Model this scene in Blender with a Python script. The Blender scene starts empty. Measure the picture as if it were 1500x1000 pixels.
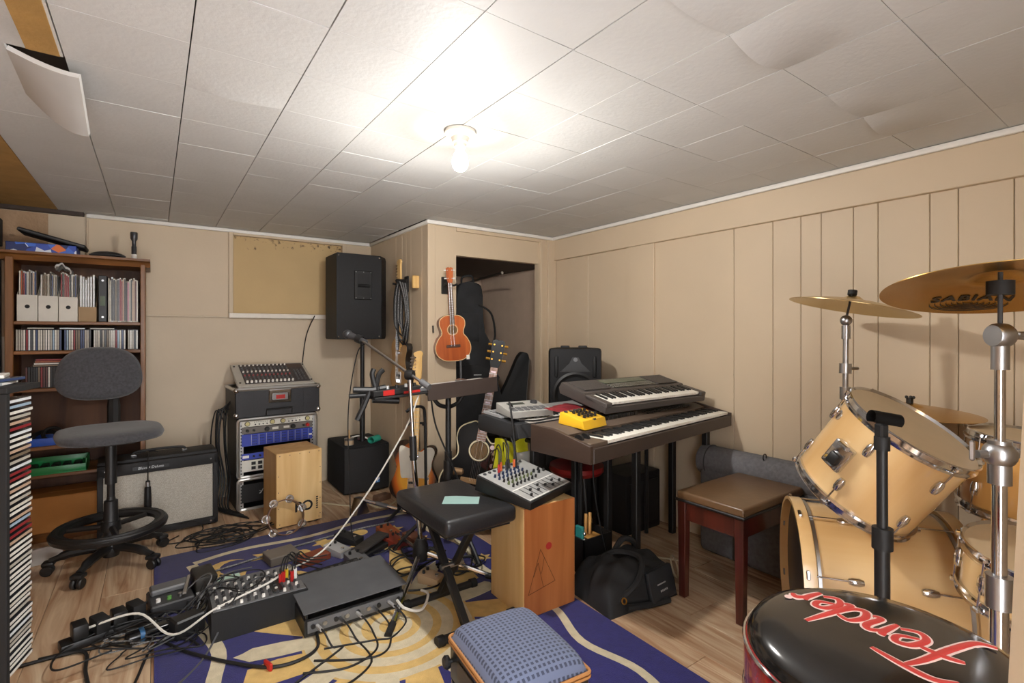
import bpy, bmesh, math, random
from mathutils import Vector, Matrix
random.seed(7)
sc = bpy.context.scene
COL = sc.collection
PI = math.pi

# ---------------------------------------------------------------- camera, world, exposure
cam_d = bpy.data.cameras.new('camera')
cam = bpy.data.objects.new('camera', cam_d); COL.objects.link(cam)
cam_d.sensor_width = 36; cam_d.lens = 735 / 1500 * 36; cam_d.shift_y = -12 / 1500
cam_d.clip_start = 0.02
cam.location = (0, 0, 1.22); cam.rotation_euler = (PI / 2, 0, math.radians(-35.5))
sc.camera = cam
w = bpy.data.worlds.new('world'); sc.world = w; w.use_nodes = True
w.node_tree.nodes['Background'].inputs[0].default_value = (0.98, 0.98, 1.0, 1)
w.node_tree.nodes['Background'].inputs[1].default_value = 4.0
sc.view_settings.view_transform = 'Standard'; sc.view_settings.look = 'None'
sc.view_settings.gamma = 1; sc.view_settings.use_curve_mapping = False
sc.view_settings.exposure = 1.6
BULB_POWER = 23.0

# ---------------------------------------------------------------- colour + material helpers
def lin(h):
    if not isinstance(h, str): return h
    h = h.lstrip('#'); v = [int(h[i:i + 2], 16) / 255 for i in (0, 2, 4)]
    return tuple(((c + .055) / 1.055) ** 2.4 if c > .04045 else c / 12.92 for c in v)

MATS = {}
def mat(name, col, rough=.5, metal=0, noise=0.06, scale=12, bump=0.0, bscale=None, coat=0, spec=.5, col2=None,
        stretch=(1, 1, 1), rand=0.0, emit=0, sheen=0):
    if name in MATS: return MATS[name]
    m = bpy.data.materials.new(name); m.use_nodes = True; MATS[name] = m
    nt = m.node_tree; N = nt.nodes; L = nt.links; b = N['Principled BSDF']
    c = lin(col); c2 = lin(col2) if col2 else tuple(max(0, x * (1 - noise * 2)) for x in c)
    b.inputs['Roughness'].default_value = rough; b.inputs['Metallic'].default_value = metal
    b.inputs['Specular IOR Level'].default_value = spec
    b.inputs['Coat Weight'].default_value = coat; b.inputs['Coat Roughness'].default_value = .08
    if sheen: b.inputs['Sheen Weight'].default_value = sheen
    tc = N.new('ShaderNodeTexCoord'); mp = N.new('ShaderNodeMapping'); mp.inputs['Scale'].default_value = stretch
    L.new(tc.outputs['Object'], mp.inputs[0])
    vec = mp.outputs[0]
    oi = None
    if rand:
        oi = N.new('ShaderNodeObjectInfo'); mul = N.new('ShaderNodeMath'); mul.operation = 'MULTIPLY'; mul.inputs[1].default_value = 37
        L.new(oi.outputs['Random'], mul.inputs[0])
        ad = N.new('ShaderNodeVectorMath'); ad.operation = 'ADD'
        L.new(vec, ad.inputs[0]); L.new(mul.outputs[0], ad.inputs[1]); vec = ad.outputs[0]
    n = N.new('ShaderNodeTexNoise'); n.inputs['Scale'].default_value = scale; n.inputs['Detail'].default_value = 5
    L.new(vec, n.inputs['Vector'])
    r = N.new('ShaderNodeValToRGB'); r.color_ramp.elements[0].position = .3; r.color_ramp.elements[1].position = .72
    r.color_ramp.elements[0].color = (*c2, 1); r.color_ramp.elements[1].color = (*c, 1)
    L.new(n.outputs['Fac'], r.inputs[0])
    out = r.outputs[0]
    if rand:
        hsv = N.new('ShaderNodeHueSaturation'); ma = N.new('ShaderNodeMapRange')
        ma.inputs[3].default_value = 1 - rand; ma.inputs[4].default_value = 1 + rand
        L.new(oi.outputs['Random'], ma.inputs[0]); L.new(ma.outputs[0], hsv.inputs['Value']); L.new(out, hsv.inputs['Color'])
        out = hsv.outputs[0]
    L.new(out, b.inputs['Base Color'])
    if bump:
        n2 = N.new('ShaderNodeTexNoise'); n2.inputs['Scale'].default_value = bscale or scale * 6; n2.inputs['Detail'].default_value = 4
        L.new(vec, n2.inputs['Vector'])
        bp = N.new('ShaderNodeBump'); bp.inputs['Strength'].default_value = bump; bp.inputs['Distance'].default_value = .004
        L.new(n2.outputs['Fac'], bp.inputs['Height']); L.new(bp.outputs[0], b.inputs['Normal'])
    if emit:
        b.inputs['Emission Color'].default_value = (*c, 1); b.inputs['Emission Strength'].default_value = emit
    return m

def wood(name, c1, c2, rough=.4, axis=1, scale=9, coat=0, rand=0.0, c3=None, dist=1.2):
    """grain stretched along an axis (0 x, 1 y, 2 z)"""
    if name in MATS: return MATS[name]
    st = [1, 1, 1]; st[axis] = .09
    m = mat(name, c2, rough, 0, scale=scale, col2=c1, stretch=tuple(st), rand=rand, coat=coat)
    nt = m.node_tree; N = nt.nodes; L = nt.links
    n = [x for x in N if x.type == 'TEX_NOISE'][0]; n.inputs['Distortion'].default_value = dist; n.inputs['Detail'].default_value = 7
    r = [x for x in N if x.type == 'VALTORGB'][0]
    if c3:
        e = r.color_ramp.elements.new(.36); e.color = (*lin(c1), 1)
        r.color_ramp.elements[0].color = (*lin(c3), 1); r.color_ramp.elements[0].position = .2
    bp = N.new('ShaderNodeBump'); bp.inputs['Strength'].default_value = .08; bp.inputs['Distance'].default_value = .002
    L.new(n.outputs['Fac'], bp.inputs['Height']); L.new(bp.outputs[0], N['Principled BSDF'].inputs['Normal'])
    return m

BLK = mat('black_plastic', '#1b1b1c', .45, noise=.1)
BLK2 = mat('black_matte', '#161617', .7, noise=.15, bump=.15)
TOLEX = mat('black_tolex', '#1d1d1f', .62, noise=.15, scale=60, bump=.5, bscale=350)
CHR = mat('chrome', '#d9dadd', .12, 1, noise=.03)
STEEL = mat('brushed_steel', '#b9babc', .32, 1, noise=.08)
SILV = mat('silver_paint', '#b7b8b8', .4, .35, noise=.05)
WHT = mat('white_plastic', '#e8e6e0', .5, noise=.03)
GREY = mat('grey_metal', '#6f7072', .45, .3, noise=.08)
DGREY = mat('dark_grey', '#3b3b3d', .5, noise=.1)
GOLD = mat('brass', '#c99a45', .28, 1, noise=.08)
RUB = mat('black_rubber', '#121213', .6, noise=.1)
RED = mat('red_plastic', '#b3221e', .4, noise=.08)

# ---------------------------------------------------------------- mesh helpers
def B(): return bmesh.new()
def T(loc=(0, 0, 0), rx=0, ry=0, rz=0):
    return Matrix.Translation(loc) @ Matrix.Rotation(rz, 4, 'Z') @ Matrix.Rotation(ry, 4, 'Y') @ Matrix.Rotation(rx, 4, 'X')
def aim(p0, p1):
    z = (Vector(p1) - Vector(p0)).normalized()
    return Matrix.Translation(p0) @ z.to_track_quat('Z', 'Y').to_matrix().to_4x4()

def box(bm, c, s, bev=0, seg=2, M=None, rz=0):
    """box with centre c and size s"""
    r = bmesh.ops.create_cube(bm, size=1)
    vs = r['verts']
    bmesh.ops.scale(bm, vec=s, verts=vs)
    if bev:
        es = list({e for v in vs for e in v.link_edges})
        rr = bmesh.ops.bevel(bm, geom=es, offset=bev, segments=seg, affect='EDGES', profile=.5)
        vs = list({v for f in rr['faces'] for v in f.verts} | {v for v in vs if v.is_valid})
    X = Matrix.Translation(c) @ Matrix.Rotation(rz, 4, 'Z')
    if M is not None: X = M @ X
    bmesh.ops.transform(bm, matrix=X, verts=vs)
    return vs
def bx(bm, x0, x1, y0, y1, z0, z1, bev=0, seg=2, M=None):
    return box(bm, ((x0 + x1) / 2, (y0 + y1) / 2, (z0 + z1) / 2), (abs(x1 - x0), abs(y1 - y0), abs(z1 - z0)), bev, seg, M)
def lathe(bm, prof, n=24, M=None, sx=1, sy=1):
    """prof: list of (r, z); closed on the axis where r == 0"""
    M = M or Matrix()
    rings = []
    for r, z in prof:
        if r < 1e-6: rings.append([bm.verts.new(M @ Vector((0, 0, z)))])
        else: rings.append([bm.verts.new(M @ Vector((sx * r * math.cos(2 * PI * k / n), sy * r * math.sin(2 * PI * k / n), z))) for k in range(n)])
    for a, b in zip(rings, rings[1:]):
        for k in range(n):
            q = [a[k % len(a)], a[(k + 1) % len(a)], b[(k + 1) % len(b)], b[k % len(b)]]
            u = []
            for v in q:
                if v not in u: u.append(v)
            if len(u) > 2:
                try: bm.faces.new(u)
                except ValueError: pass
def cyl(bm, p0, p1, r, r2=None, n=14):
    r2 = r if r2 is None else r2
    L = (Vector(p1) - Vector(p0)).length
    lathe(bm, [(0, 0), (r, 0), (r2, L), (0, L)], n, aim(p0, p1))
def disc(bm, c, r, h, n=20, M=None):
    X = Matrix.Translation(c)
    lathe(bm, [(0, 0), (r, 0), (r, h), (0, h)], n, (M @ X) if M is not None else X)
def crom(pts, k=6, closed=False):
    P = [Vector(p) for p in pts]; out = []; n = len(P)
    if n < 3: return P
    rng = n if closed else n - 1
    for i in range(rng):
        if closed: a, b, c, d = P[(i - 1) % n], P[i], P[(i + 1) % n], P[(i + 2) % n]
        else: a, b, c, d = P[max(i - 1, 0)], P[i], P[i + 1], P[min(i + 2, n - 1)]
        for j in range(k):
            t = j / k
            out.append(.5 * ((2 * b) + (c - a) * t + (2 * a - 5 * b + 4 * c - d) * t * t + (3 * b - a - 3 * c + d) * t ** 3))
    if not closed: out.append(P[-1])
    return out
def tube(bm, pts, r, n=8, k=6, closed=False, smooth=True, rads=None):
    P = crom(pts, k, closed) if smooth else [Vector(p) for p in pts]
    m = len(P); rings = []; up = Vector((0, 0, 1)); prev = None
    for i, p in enumerate(P):
        a = P[(i - 1) % m] if closed else P[max(i - 1, 0)]
        b = P[(i + 1) % m] if closed else P[min(i + 1, m - 1)]
        t = (b - a)
        if t.length < 1e-9: t = Vector((0, 0, 1))
        t.normalize()
        if prev is None:
            x = t.cross(up)
            if x.length < .05: x = t.cross(Vector((1, 0, 0)))
        else:
            x = prev - t * prev.dot(t)
            if x.length < 1e-6: x = t.cross(up)
        x.normalize(); prev = x; y = t.cross(x)
        rr = r if rads is None else rads[min(int(i / max(1, m - 1) * (len(rads) - 1) + .5), len(rads) - 1)]
        rings.append([bm.verts.new(p + (x * math.cos(2 * PI * q / n) + y * math.sin(2 * PI * q / n)) * rr) for q in range(n)])
    for i in range(m if closed else m - 1):
        a, b = rings[i], rings[(i + 1) % m]
        for q in range(n):
            bm.faces.new((a[q], a[(q + 1) % n], b[(q + 1) % n], b[q]))
    if not closed:
        bm.faces.new(rings[0][::-1]); bm.faces.new(rings[-1])
def prism(bm, pts, z0, z1, M=None, bev=0):
    """extrude a 2D outline between z0 and z1"""
    M = M or Matrix()
    a = [bm.verts.new(M @ Vector((x, y, z0))) for x, y in pts]
    b = [bm.verts.new(M @ Vector((x, y, z1))) for x, y in pts]
    n = len(pts); fs = []
    bot = bm.faces.new(a[::-1]); top = bm.faces.new(b)
    for i in range(n): bm.faces.new((a[i], a[(i + 1) % n], b[(i + 1) % n], b[i]))
    if bev:
        es = list(top.edges) + list(bot.edges)
        bmesh.ops.bevel(bm, geom=es, offset=bev, segments=2, affect='EDGES', profile=.5)
def ball(bm, c, r, sx=1, sy=1, sz=1, n=16, M=None):
    X = Matrix.Translation(c)
    prof = [(r * math.sin(PI * i / 10), -r * sz * math.cos(PI * i / 10)) for i in range(11)]
    prof[0] = (0, -r * sz); prof[-1] = (0, r * sz)
    lathe(bm, prof, n, (M @ X) if M is not None else X, sx, sy)
def torus(bm, R, r, M=None, n=32, k=8, sx=1, sy=1):
    M = M or Matrix()
    pts = [M @ Vector((sx * R * math.cos(2 * PI * i / n), sy * R * math.sin(2 * PI * i / n), 0)) for i in range(n)]
    tube(bm, pts, r, k, closed=True, smooth=False)
def grid(bm, f, nu, nv):
    vs = [[bm.verts.new(f(i / nu, j / nv)) for j in range(nv + 1)] for i in range(nu + 1)]
    for i in range(nu):
        for j in range(nv): bm.faces.new((vs[i][j], vs[i + 1][j], vs[i + 1][j + 1], vs[i][j + 1]))
    return vs

def link(name, me, m, parent=None):
    o = bpy.data.objects.new(name, me); COL.objects.link(o)
    if m is not None and not me.materials: me.materials.append(m)
    if parent is not None: o.parent = parent
    return o
def mesh(name, bm, ang=35, flat=False):
    bmesh.ops.recalc_face_normals(bm, faces=bm.faces)
    me = bpy.data.meshes.new(name); bm.to_mesh(me); bm.free()
    if not flat:
        me.polygons.foreach_set('use_smooth', [True] * len(me.polygons))
        me.set_sharp_from_angle(angle=math.radians(ang))
    return me
def obj(name, bm, m, parent=None, ang=35, flat=False, label=None, kind=None):
    o = link(name, mesh(name, bm, ang, flat), m, parent)
    if label: o['label'] = label
    if kind: o['kind'] = kind
    return o
def thing(name, label, cat, loc=(0, 0, 0), rz=0, group=None, M=None):
    o = bpy.data.objects.new(name, None); COL.objects.link(o); o.empty_display_size = .05
    if M is not None: o.matrix_world = M
    else: o.location = loc; o.rotation_euler = (0, 0, rz)
    o['label'] = label; o['category'] = cat
    if group: o['group'] = group
    return o
def tag(o, label, cat, group=None):
    o['label'] = label; o['category'] = cat
    if group: o['group'] = group
    return o
def struct(o): o['kind'] = 'structure'; return o
def text(name, s, size, m, parent, M, shear=0, ext=.0004, spacing=1.0, bold=0, align='CENTER'):
    cu = bpy.data.curves.new(name, 'FONT'); cu.body = s; cu.size = size; cu.extrude = ext; cu.shear = shear
    cu.align_x = align; cu.align_y = 'CENTER'; cu.space_character = spacing; cu.offset = bold; cu.resolution_u = 4
    t = bpy.data.objects.new(name + '_c', cu); COL.objects.link(t)
    dg = bpy.context.evaluated_depsgraph_get()
    me = bpy.data.meshes.new_from_object(t.evaluated_get(dg)); bpy.data.objects.remove(t); me.name = name
    me.materials.clear()
    o = link(name, me, m, parent); o.matrix_local = M
    return o
# ================================================================ THE ROOM
RW, BW, CH = 2.68, 4.29, 2.0          # right wall X, back wall Y, ceiling height
CSX, CFY = 1.54, 3.15                 # closet side wall X, closet front Y
LW, NY = -1.15, -0.55                 # left wall X, near end of what is built
WALL = mat('beige_wall_paint', '#c9b69b', .55, noise=.035, scale=2.5, bump=.12, bscale=40)
WALLB = mat('beige_concrete_paint', '#cab9a0', .6, noise=.04, scale=3, bump=.35, bscale=18)
BROWNW = mat('brown_textured_wall', '#b0906f', .7, noise=.06, bump=.8, bscale=45)
CLOSW = mat('closet_taupe_paint', '#c2ab96', .6, noise=.04, bump=.3, bscale=30)
TRIM = mat('white_trim', '#e4e1da', .45, noise=.03)
DARK = mat('dark_brown_board', '#3a2a20', .6, noise=.15)

# ---- floor planks
PL1 = wood('laminate_oak', '#a98363', '#d6bfa0', .38, axis=1, scale=13, rand=.13, c3='#6a4528', dist=2.8)
fb = B(); bx(fb, LW, RW + .1, NY, BW + .1, -.06, -.006)
floor = struct(obj('floor', fb, mat('floor_joint', '#4d3420', .8)))
pm = {}
x = LW; i = 0
while x < RW:
    x1 = min(x + .19, RW); y = NY - [.1, .55, .9, .3, .75][i % 5]
    while y < BW:
        y0 = max(y, NY); y1 = min(y + 1.21, BW)
        if y1 - y0 > .03:
            key = (round(x1 - x, 3), round(y1 - y0, 3))
            if key not in pm:
                b_ = B(); box(b_, (0, 0, -.004), (x1 - x - .0016, y1 - y0 - .0016, .008), .0012, 1); pm[key] = mesh('plank', b_, flat=True)
            o = link('plank', pm[key], PL1, floor); o.location = ((x + x1) / 2, (y0 + y1) / 2, 0)
        y += 1.21
    x = x1; i += 1

# ---- ceiling: square fibre tiles, some of them sagging
TILE = mat('ceiling_tile_paint', '#cdcdcb', .62, noise=.03, scale=5, bump=.25, bscale=60, rand=.015)
RAW = mat('raw_fibre_tile', '#b58d50', .8, noise=.1, bump=.3)
cb = B(); bx(cb, LW, RW + .1, NY, BW + .1, CH + .09, CH + .14)
ceiling = struct(obj('ceiling', cb, mat('ceiling_joist_shadow', '#2e2118', .9)))
P = .287
def tile_mesh(sx, sy, sag=0, edge=0, warp=0):
    b_ = B()
    def f(u, v):
        z = -sag * math.sin(PI * u) * (v if edge == 0 else (1 - v)) ** 4 - warp * u * v
        return Vector(((u - .5) * (sx - .0034), (v - .5) * (sy - .0018), z))
    g = grid(b_, f, 6, 6)
    r = bmesh.ops.extrude_face_region(b_, geom=b_.faces[:])
    bmesh.ops.translate(b_, vec=(0, 0, .012), verts=[v for v in r['geom'] if isinstance(v, bmesh.types.BMVert)])
    return mesh('ceiling_tile', b_, 30)
tcache = {}
xs = [.08 + P * k for k in range(-3, 12)]; ys = [1.316 + P * k for k in range(-6, 12)]
SAG = {(3, -3): (.012, 0), (4, -3): (.028, 0), (6, -3): (.014, 0), (7, -3): (.026, 0), (0, 1): (.010, 0)}
for ix in range(-4, 10):
    for iy in range(-7, 11):
        x0, x1 = .08 + P * ix, .08 + P * (ix + 1); y0, y1 = 1.316 + P * iy, 1.316 + P * (iy + 1)
        raw = x1 < -.4
        x0 = max(x0, LW); x1 = min(x1, RW - .005); y0 = max(y0, NY); y1 = min(y1, BW - .005)
        if x1 - x0 < .02 or y1 - y0 < .02: continue
        if x1 > CSX + .02 and y1 > CFY + .02:
            if y0 > CFY - .02 and x0 > CSX - .15: continue
            if y0 < CFY and x0 > CSX - .1: y1 = CFY
            elif x0 < CSX: x1 = CSX
        if (ix, iy) == (-2, 2): continue          # the hole with the loose tile
        sg = SAG.get((ix, iy), (0, 0)); wp = random.choice((0, 0, 0, .0015, -.001))
        key = (round(x1 - x0, 3), round(y1 - y0, 3), sg, wp)
        if key not in tcache: tcache[key] = tile_mesh(x1 - x0, y1 - y0, sg[0], sg[1], wp)
        o = link('ceiling_tile', tcache[key], None, ceiling)
        o.location = ((x0 + x1) / 2, (y0 + y1) / 2, CH + random.uniform(0, .0012))
        if not tcache[key].materials: tcache[key].materials.append(TILE)
        if raw:
            me = tcache[key].copy(); me.materials.clear(); me.materials.append(RAW); o.data = me
# loose tile hanging from the hole, with a raw strip beside it and a lath above
b_ = B()
def f(u, v): return Vector((-.325 + .15 * u, 1.89 + .26 * v, CH - .015 - .10 * math.sin(PI * u * .55) * (.35 + .65 * v) - .02 * v))
grid(b_, f, 8, 8); r = bmesh.ops.extrude_face_region(b_, geom=b_.faces[:])
bmesh.ops.translate(b_, vec=(.004, 0, .012), verts=[v for v in r['geom'] if isinstance(v, bmesh.types.BMVert)])
obj('loose_tile', b_, mat('white_glossy_tile', '#bdbbb7', .3, noise=.03), ceiling, label='loose white tile bowing down out of the ceiling')
b_ = B(); bx(b_, -.285, -.215, 1.59, 1.885, CH - .004, CH + .01); obj('bare_strip', b_, RAW, ceiling)
b_ = B(); bx(b_, -.33, -.16, 1.89, 2.17, CH + .055, CH + .085); obj('joist', b_, DARK, ceiling)
b_ = B(); bx(b_, -.494, -.33, 1.891, 2.176, CH, CH + .012); obj('ceiling_tile', b_, TILE, ceiling)

# ---- right wall: planks with recessed joints, header board, sliding door panel
b_ = B(); bx(b_, RW + .012, RW + .12, NY, BW + .1, 0, CH + .09)
wr = struct(obj('wall_right', b_, mat('wall_joint', '#94795a', .8)))
gy = [3.15, 2.767, 2.375, 2.147, 1.588, 1.368, 1.226, 1.13, .99, .891, .704, .611, .447, .36, .2, .1, -.05, NY]
for k, (a, c) in enumerate(zip(gy, gy[1:])):
    pr = .012 if k in (2,) else (0 if k > 2 else -.004)
    b_ = B(); bx(b_, RW - pr, RW + .03, c + .0011, a - .0011, .0, 1.83, .0022, 1)
    obj('plank', b_, WALL, wr)
b_ = B(); bx(b_, RW + .002, RW + .05, CFY, BW, 0, CH); obj('closet_panel', b_, CLOSW, wr)
b_ = B(); bx(b_, RW - .028, RW + .03, NY, CFY, 1.812, CH, .003, 1); obj('header_board', b_, WALL, wr)
b_ = B(); bx(b_, RW - .016, RW + .01, 2.136, 2.158, 0, 1.812, .003, 1); obj('door_stop', b_, WALL, wr)
# ---- back wall
b_ = B(); bx(b_, LW, .455, BW, BW + .12, 0, CH + .09); bx(b_, 1.30, RW + .1, BW, BW + .12, 0, CH + .09)
bx(b_, .455, 1.30, BW, BW + .12, 0, 1.35); bx(b_, .455, 1.30, BW, BW + .12, 1.975, CH + .09); bx(b_, .455, 1.3, BW + .09, BW + .12, 1.3, 2)
wb = struct(obj('wall_back', b_, WALLB, flat=True))
b_ = B(); bx(b_, -.349, .455, BW - .012, BW, 1.345, CH); bx(b_, 1.30, CSX, BW - .012, BW, 1.345, CH); obj('upper_board', b_, WALL, wb)
b_ = B(); bx(b_, -.045, .452, BW - .02, BW, 1.336, 1.349, .002, 1); obj('ledge', b_, WALLB, wb)
b_ = B(); bx(b_, LW, -.545, BW - .006, BW, 1.2, 1.975); obj('rough_patch', b_, BROWNW, wb)
b_ = B(); bx(b_, -.36, -.349, BW - .02, BW, 1.3, 1.98, .003, 1); obj('board_edge', b_, WALL, wb)
b_ = B(); bx(b_, LW, -.37, BW - .05, BW - .001, 1.978, CH + .03); obj('dark_gap', b_, DARK, wb)
b_ = B(); bx(b_, CSX + .06, RW, BW - .004, BW, 0, CH); obj('closet_panel', b_, CLOSW, wb)
# boarded-up window
b_ = B()
bx(b_, .452, .482, BW - .03, BW + .03, 1.335, 1.975, .003, 1); bx(b_, 1.288, 1.318, BW - .03, BW + .03, 1.335, 1.975, .003, 1)
bx(b_, .482, 1.288, BW - .03, BW + .03, 1.955, 1.975, .003, 1)
win = struct(obj('window_1', b_, WALL))
b_ = B(); bx(b_, .452, 1.318, BW - .05, BW + .03, 1.335, 1.372, .004, 1); obj('window_sill', b_, mat('white_sill', '#ded6c8', .4), win)
b_ = B(); bx(b_, .482, 1.288, BW + .01, BW + .02, 1.372, 1.955)
m_ = mat('tan_window_board', '#c4a878', .7, noise=.05, scale=3, bump=.2)
N = m_.node_tree.nodes; L = m_.node_tree.links
n = N.new('ShaderNodeTexNoise'); n.inputs['Scale'].default_value = 34; n.inputs['Detail'].default_value = 10
tcn = N.new('ShaderNodeTexCoord'); sx = N.new('ShaderNodeSeparateXYZ'); L.new(tcn.outputs['Object'], sx.inputs[0]); L.new(tcn.outputs['Object'], n.inputs['Vector'])
mr = N.new('ShaderNodeMapRange'); mr.inputs[1].default_value = 1.80; mr.inputs[2].default_value = 1.96; mr.inputs[3].default_value = -.2; mr.inputs[4].default_value = .04
L.new(sx.outputs['Z'], mr.inputs[0]); ad = N.new('ShaderNodeMath'); L.new(n.outputs['Fac'], ad.inputs[0]); L.new(mr.outputs[0], ad.inputs[1])
rp = N.new('ShaderNodeValToRGB'); rp.color_ramp.elements[0].position = .56; rp.color_ramp.elements[1].position = .68
L.new(ad.outputs[0], rp.inputs[0]); mx = N.new('ShaderNodeMix'); mx.data_type = 'RGBA'
b0 = N['Principled BSDF'].inputs['Base Color']; L.new(rp.outputs[0], mx.inputs[0]); L.new(b0.links[0].from_socket, mx.inputs[6])
mx.inputs[7].default_value = (*lin('#4e3d28'), 1); L.new(mx.outputs[2], b0)
obj('window_board', b_, m_, win, label='tan board with mould spots along its top')
# ---- closet block
b_ = B(); bx(b_, CSX + .012, CSX + .07, CFY + .03, BW, 0, CH)
ws = struct(obj('wall_closet_side', b_, MATS['wall_joint']))
for a, c in zip([4.29, 4.011, 3.722, 3.60, 3.526, 3.44, 3.255], [4.011, 3.722, 3.60, 3.526, 3.44, 3.255, 3.172]):
    b_ = B(); bx(b_, CSX, CSX + .03, c + .0011, a - .0011, 0, CH, .002, 1); obj('plank', b_, WALL, ws)
b_ = B(); bx(b_, CSX - .008, CSX + .05, CFY - .008, CFY + .02, 0, CH, .003, 1); obj('corner_bead', b_, WALL, ws)
b_ = B(); bx(b_, CSX + .05, 1.756, CFY, CFY + .06, 0, CH)
bx(b_, 1.756, 2.516, CFY + .012, CFY + .06, 1.778, 1.95); bx(b_, 1.756, 2.516, CFY - .01, CFY + .06, 1.95, CH)
bx(b_, 2.516, 2.60, CFY, CFY + .06, 0, CH)
wf = struct(obj('wall_closet_front', b_, WALL, flat=True))
b_ = B(); bx(b_, 2.52, 2.548, CFY - .014, CFY + .02, 0, 1.96, .003, 1); obj('jamb', b_, WALL, wf)
b_ = B(); bx(b_, 2.596, RW, CFY - .02, CFY + .06, 0, CH, .003, 1); obj('corner_post', b_, WALL, wf)
b_ = B(); bx(b_, CSX + .07, RW, CFY + .06, BW - .004, 1.775, 1.80); obj('closet_top', b_, DARK, wf)
# ---- left wall
b_ = B(); bx(b_, LW - .1, LW, NY, BW + .1, 0, CH + .09); struct(obj('wall_left', b_, MATS['brown_textured_wall']))
# ---- wall behind the camera, with its open doorway
b_ = B(); bx(b_, LW, -.45, NY - .1, NY, 0, CH + .09); bx(b_, .45, RW + .1, NY - .1, NY, 0, CH + .09); bx(b_, -.45, .45, NY - .1, NY, 1.93, CH + .09); struct(obj('wall_near', b_, WALL, flat=True))
# ---- white mouldings
def moulding(n, x0, x1, y0, y1):
    b_ = B(); bx(b_, x0, x1, y0, y1, CH - .028, CH - .001, .008, 2); struct(obj('trim_%d' % n, b_, TRIM))
moulding(1, -.36, CSX, BW - .034, BW - .012); moulding(2, CSX - .022, CSX, CFY - .03, BW - .03)
moulding(3, CSX - .02, RW - .03, CFY - .032, CFY - .01); moulding(4, RW - .05, RW - .028, NY, CFY - .02)
# ---- leaning trim board of the doorway, close to the lens
b_ = B(); M = T((.655, .035, 0), ry=math.radians(0)) 
bx(b_, 0, .03, -.12, 0, 0, 1.25, .003, 1)
dt = obj('trim_5', b_, WALL); struct(dt)
dt.matrix_world = Matrix.Translation((.612, .143, 0)) @ Matrix.Rotation(math.radians(-35.5), 4, 'Z') @ Matrix.Rotation(math.radians(3.1), 4, 'Y')
# ---- ceiling bulb
lh = thing('ceiling_lamp', 'bare glowing bulb in a white porcelain holder on the ceiling', 'lamp', (.962, 1.693, CH))
b_ = B(); lathe(b_, [(0, 0), (.058, 0), (.06, -.012), (.05, -.02), (.034, -.026), (.03, -.045), (.024, -.05), (.022, -.062), (0, -.062)], 32)
obj('holder', b_, mat('porcelain', '#ece7dc', .3), lh)
b_ = B(); lathe(b_, [(0, -.062), (.014, -.062), (.016, -.075), (.026, -.095), (.032, -.118), (.029, -.138), (.017, -.152), (0, -.157)], 24)
obj('bulb', b_, mat('bulb_glow', '#fff1d8', .3, emit=14, noise=0), lh)
for sx_ in (.045, -.045):
    b_ = B(); disc(b_, (sx_, 0, -.022), .004, .004, 8); obj('screw', b_, STEEL, lh)
ld = bpy.data.lights.new('bulb_light', 'POINT'); ld.energy = BULB_POWER; ld.shadow_soft_size = .034; ld.color = (1, .978, .945)
lo = bpy.data.objects.new('bulb_light', ld); COL.objects.link(lo); lo.location = (.962, 1.693, CH - .165)
# the bulb's screw base and holder keep most of its light from going straight up: directional falloff of the lamp
ld.use_nodes = True; N = ld.node_tree.nodes; L = ld.node_tree.links
tcn = N.new('ShaderNodeTexCoord'); sz_ = N.new('ShaderNodeSeparateXYZ'); L.new(tcn.outputs['Normal'], sz_.inputs[0])
mr = N.new('ShaderNodeMapRange'); mr.interpolation_type = 'SMOOTHSTEP'; mr.inputs[1].default_value = .0; mr.inputs[2].default_value = .7; mr.inputs[3].default_value = 1.0; mr.inputs[4].default_value = .08
L.new(sz_.outputs['Z'], mr.inputs[0]); L.new(mr.outputs[0], N['Emission'].inputs['Strength'])

# ================================================================ RUG
rug = thing('rug', 'navy rug with a golden sun, moons and stars and a wavy cream border', 'rug', (0, 0, 0))
NAVY = mat('navy_pile', '#27266c', .95, noise=.12, scale=40, bump=.6, bscale=300, sheen=.1)
CREAM = mat('cream_pile', '#cfc3a6', .95, noise=.1, scale=30, bump=.6, bscale=300)
YEL = mat('gold_pile', '#d6b370', .95, noise=.12, scale=20, bump=.6, bscale=300)
RX0, RX1, RY0, RY1 = 0.0, 1.57, .75, 3.31
def rrect(x0, x1, y0, y1, r, n=5):
    o = []
    for cx, cy, a in ((x1 - r, y1 - r, 0), (x0 + r, y1 - r, PI / 2), (x0 + r, y0 + r, PI), (x1 - r, y0 + r, 1.5 * PI)):
        for k in range(n + 1): o.append((cx + r * math.cos(a + PI / 2 * k / n), cy + r * math.sin(a + PI / 2 * k / n)))
    return o
b_ = B(); prism(b_, rrect(RX0, RX1, RY0, RY1, .04), .0005, .009, bev=.002); obj('pile', b_, NAVY, rug)
def inlay(name, pts, m, z=.0102):
    b_ = B(); prism(b_, pts, .0085, z); return obj(name, b_, m, rug, flat=True)
def band(pts, wd):
    Pn = crom([(p[0], p[1], 0) for p in pts], 6); l = []; r = []
    for i, p in enumerate(Pn):
        t = Pn[min(i + 1, len(Pn) - 1)] - Pn[max(i - 1, 0)]; t.normalize(); nn = Vector((-t.y, t.x, 0)) * wd / 2
        l.append(((p + nn).x, (p + nn).y)); r.append(((p - nn).x, (p - nn).y))
    return l + r[::-1]
inlay('border_stripe', band([(.17, 3.12), (.4, 3.17), (.75, 3.14), (1.1, 3.2), (1.40, 3.17)], .035), CREAM)
inlay('border_stripe', band([(.16, 3.1), (.20, 2.8), (.15, 2.5), (.2, 2.2), (.16, 1.95), (.2, 1.6)], .05), CREAM)
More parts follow.
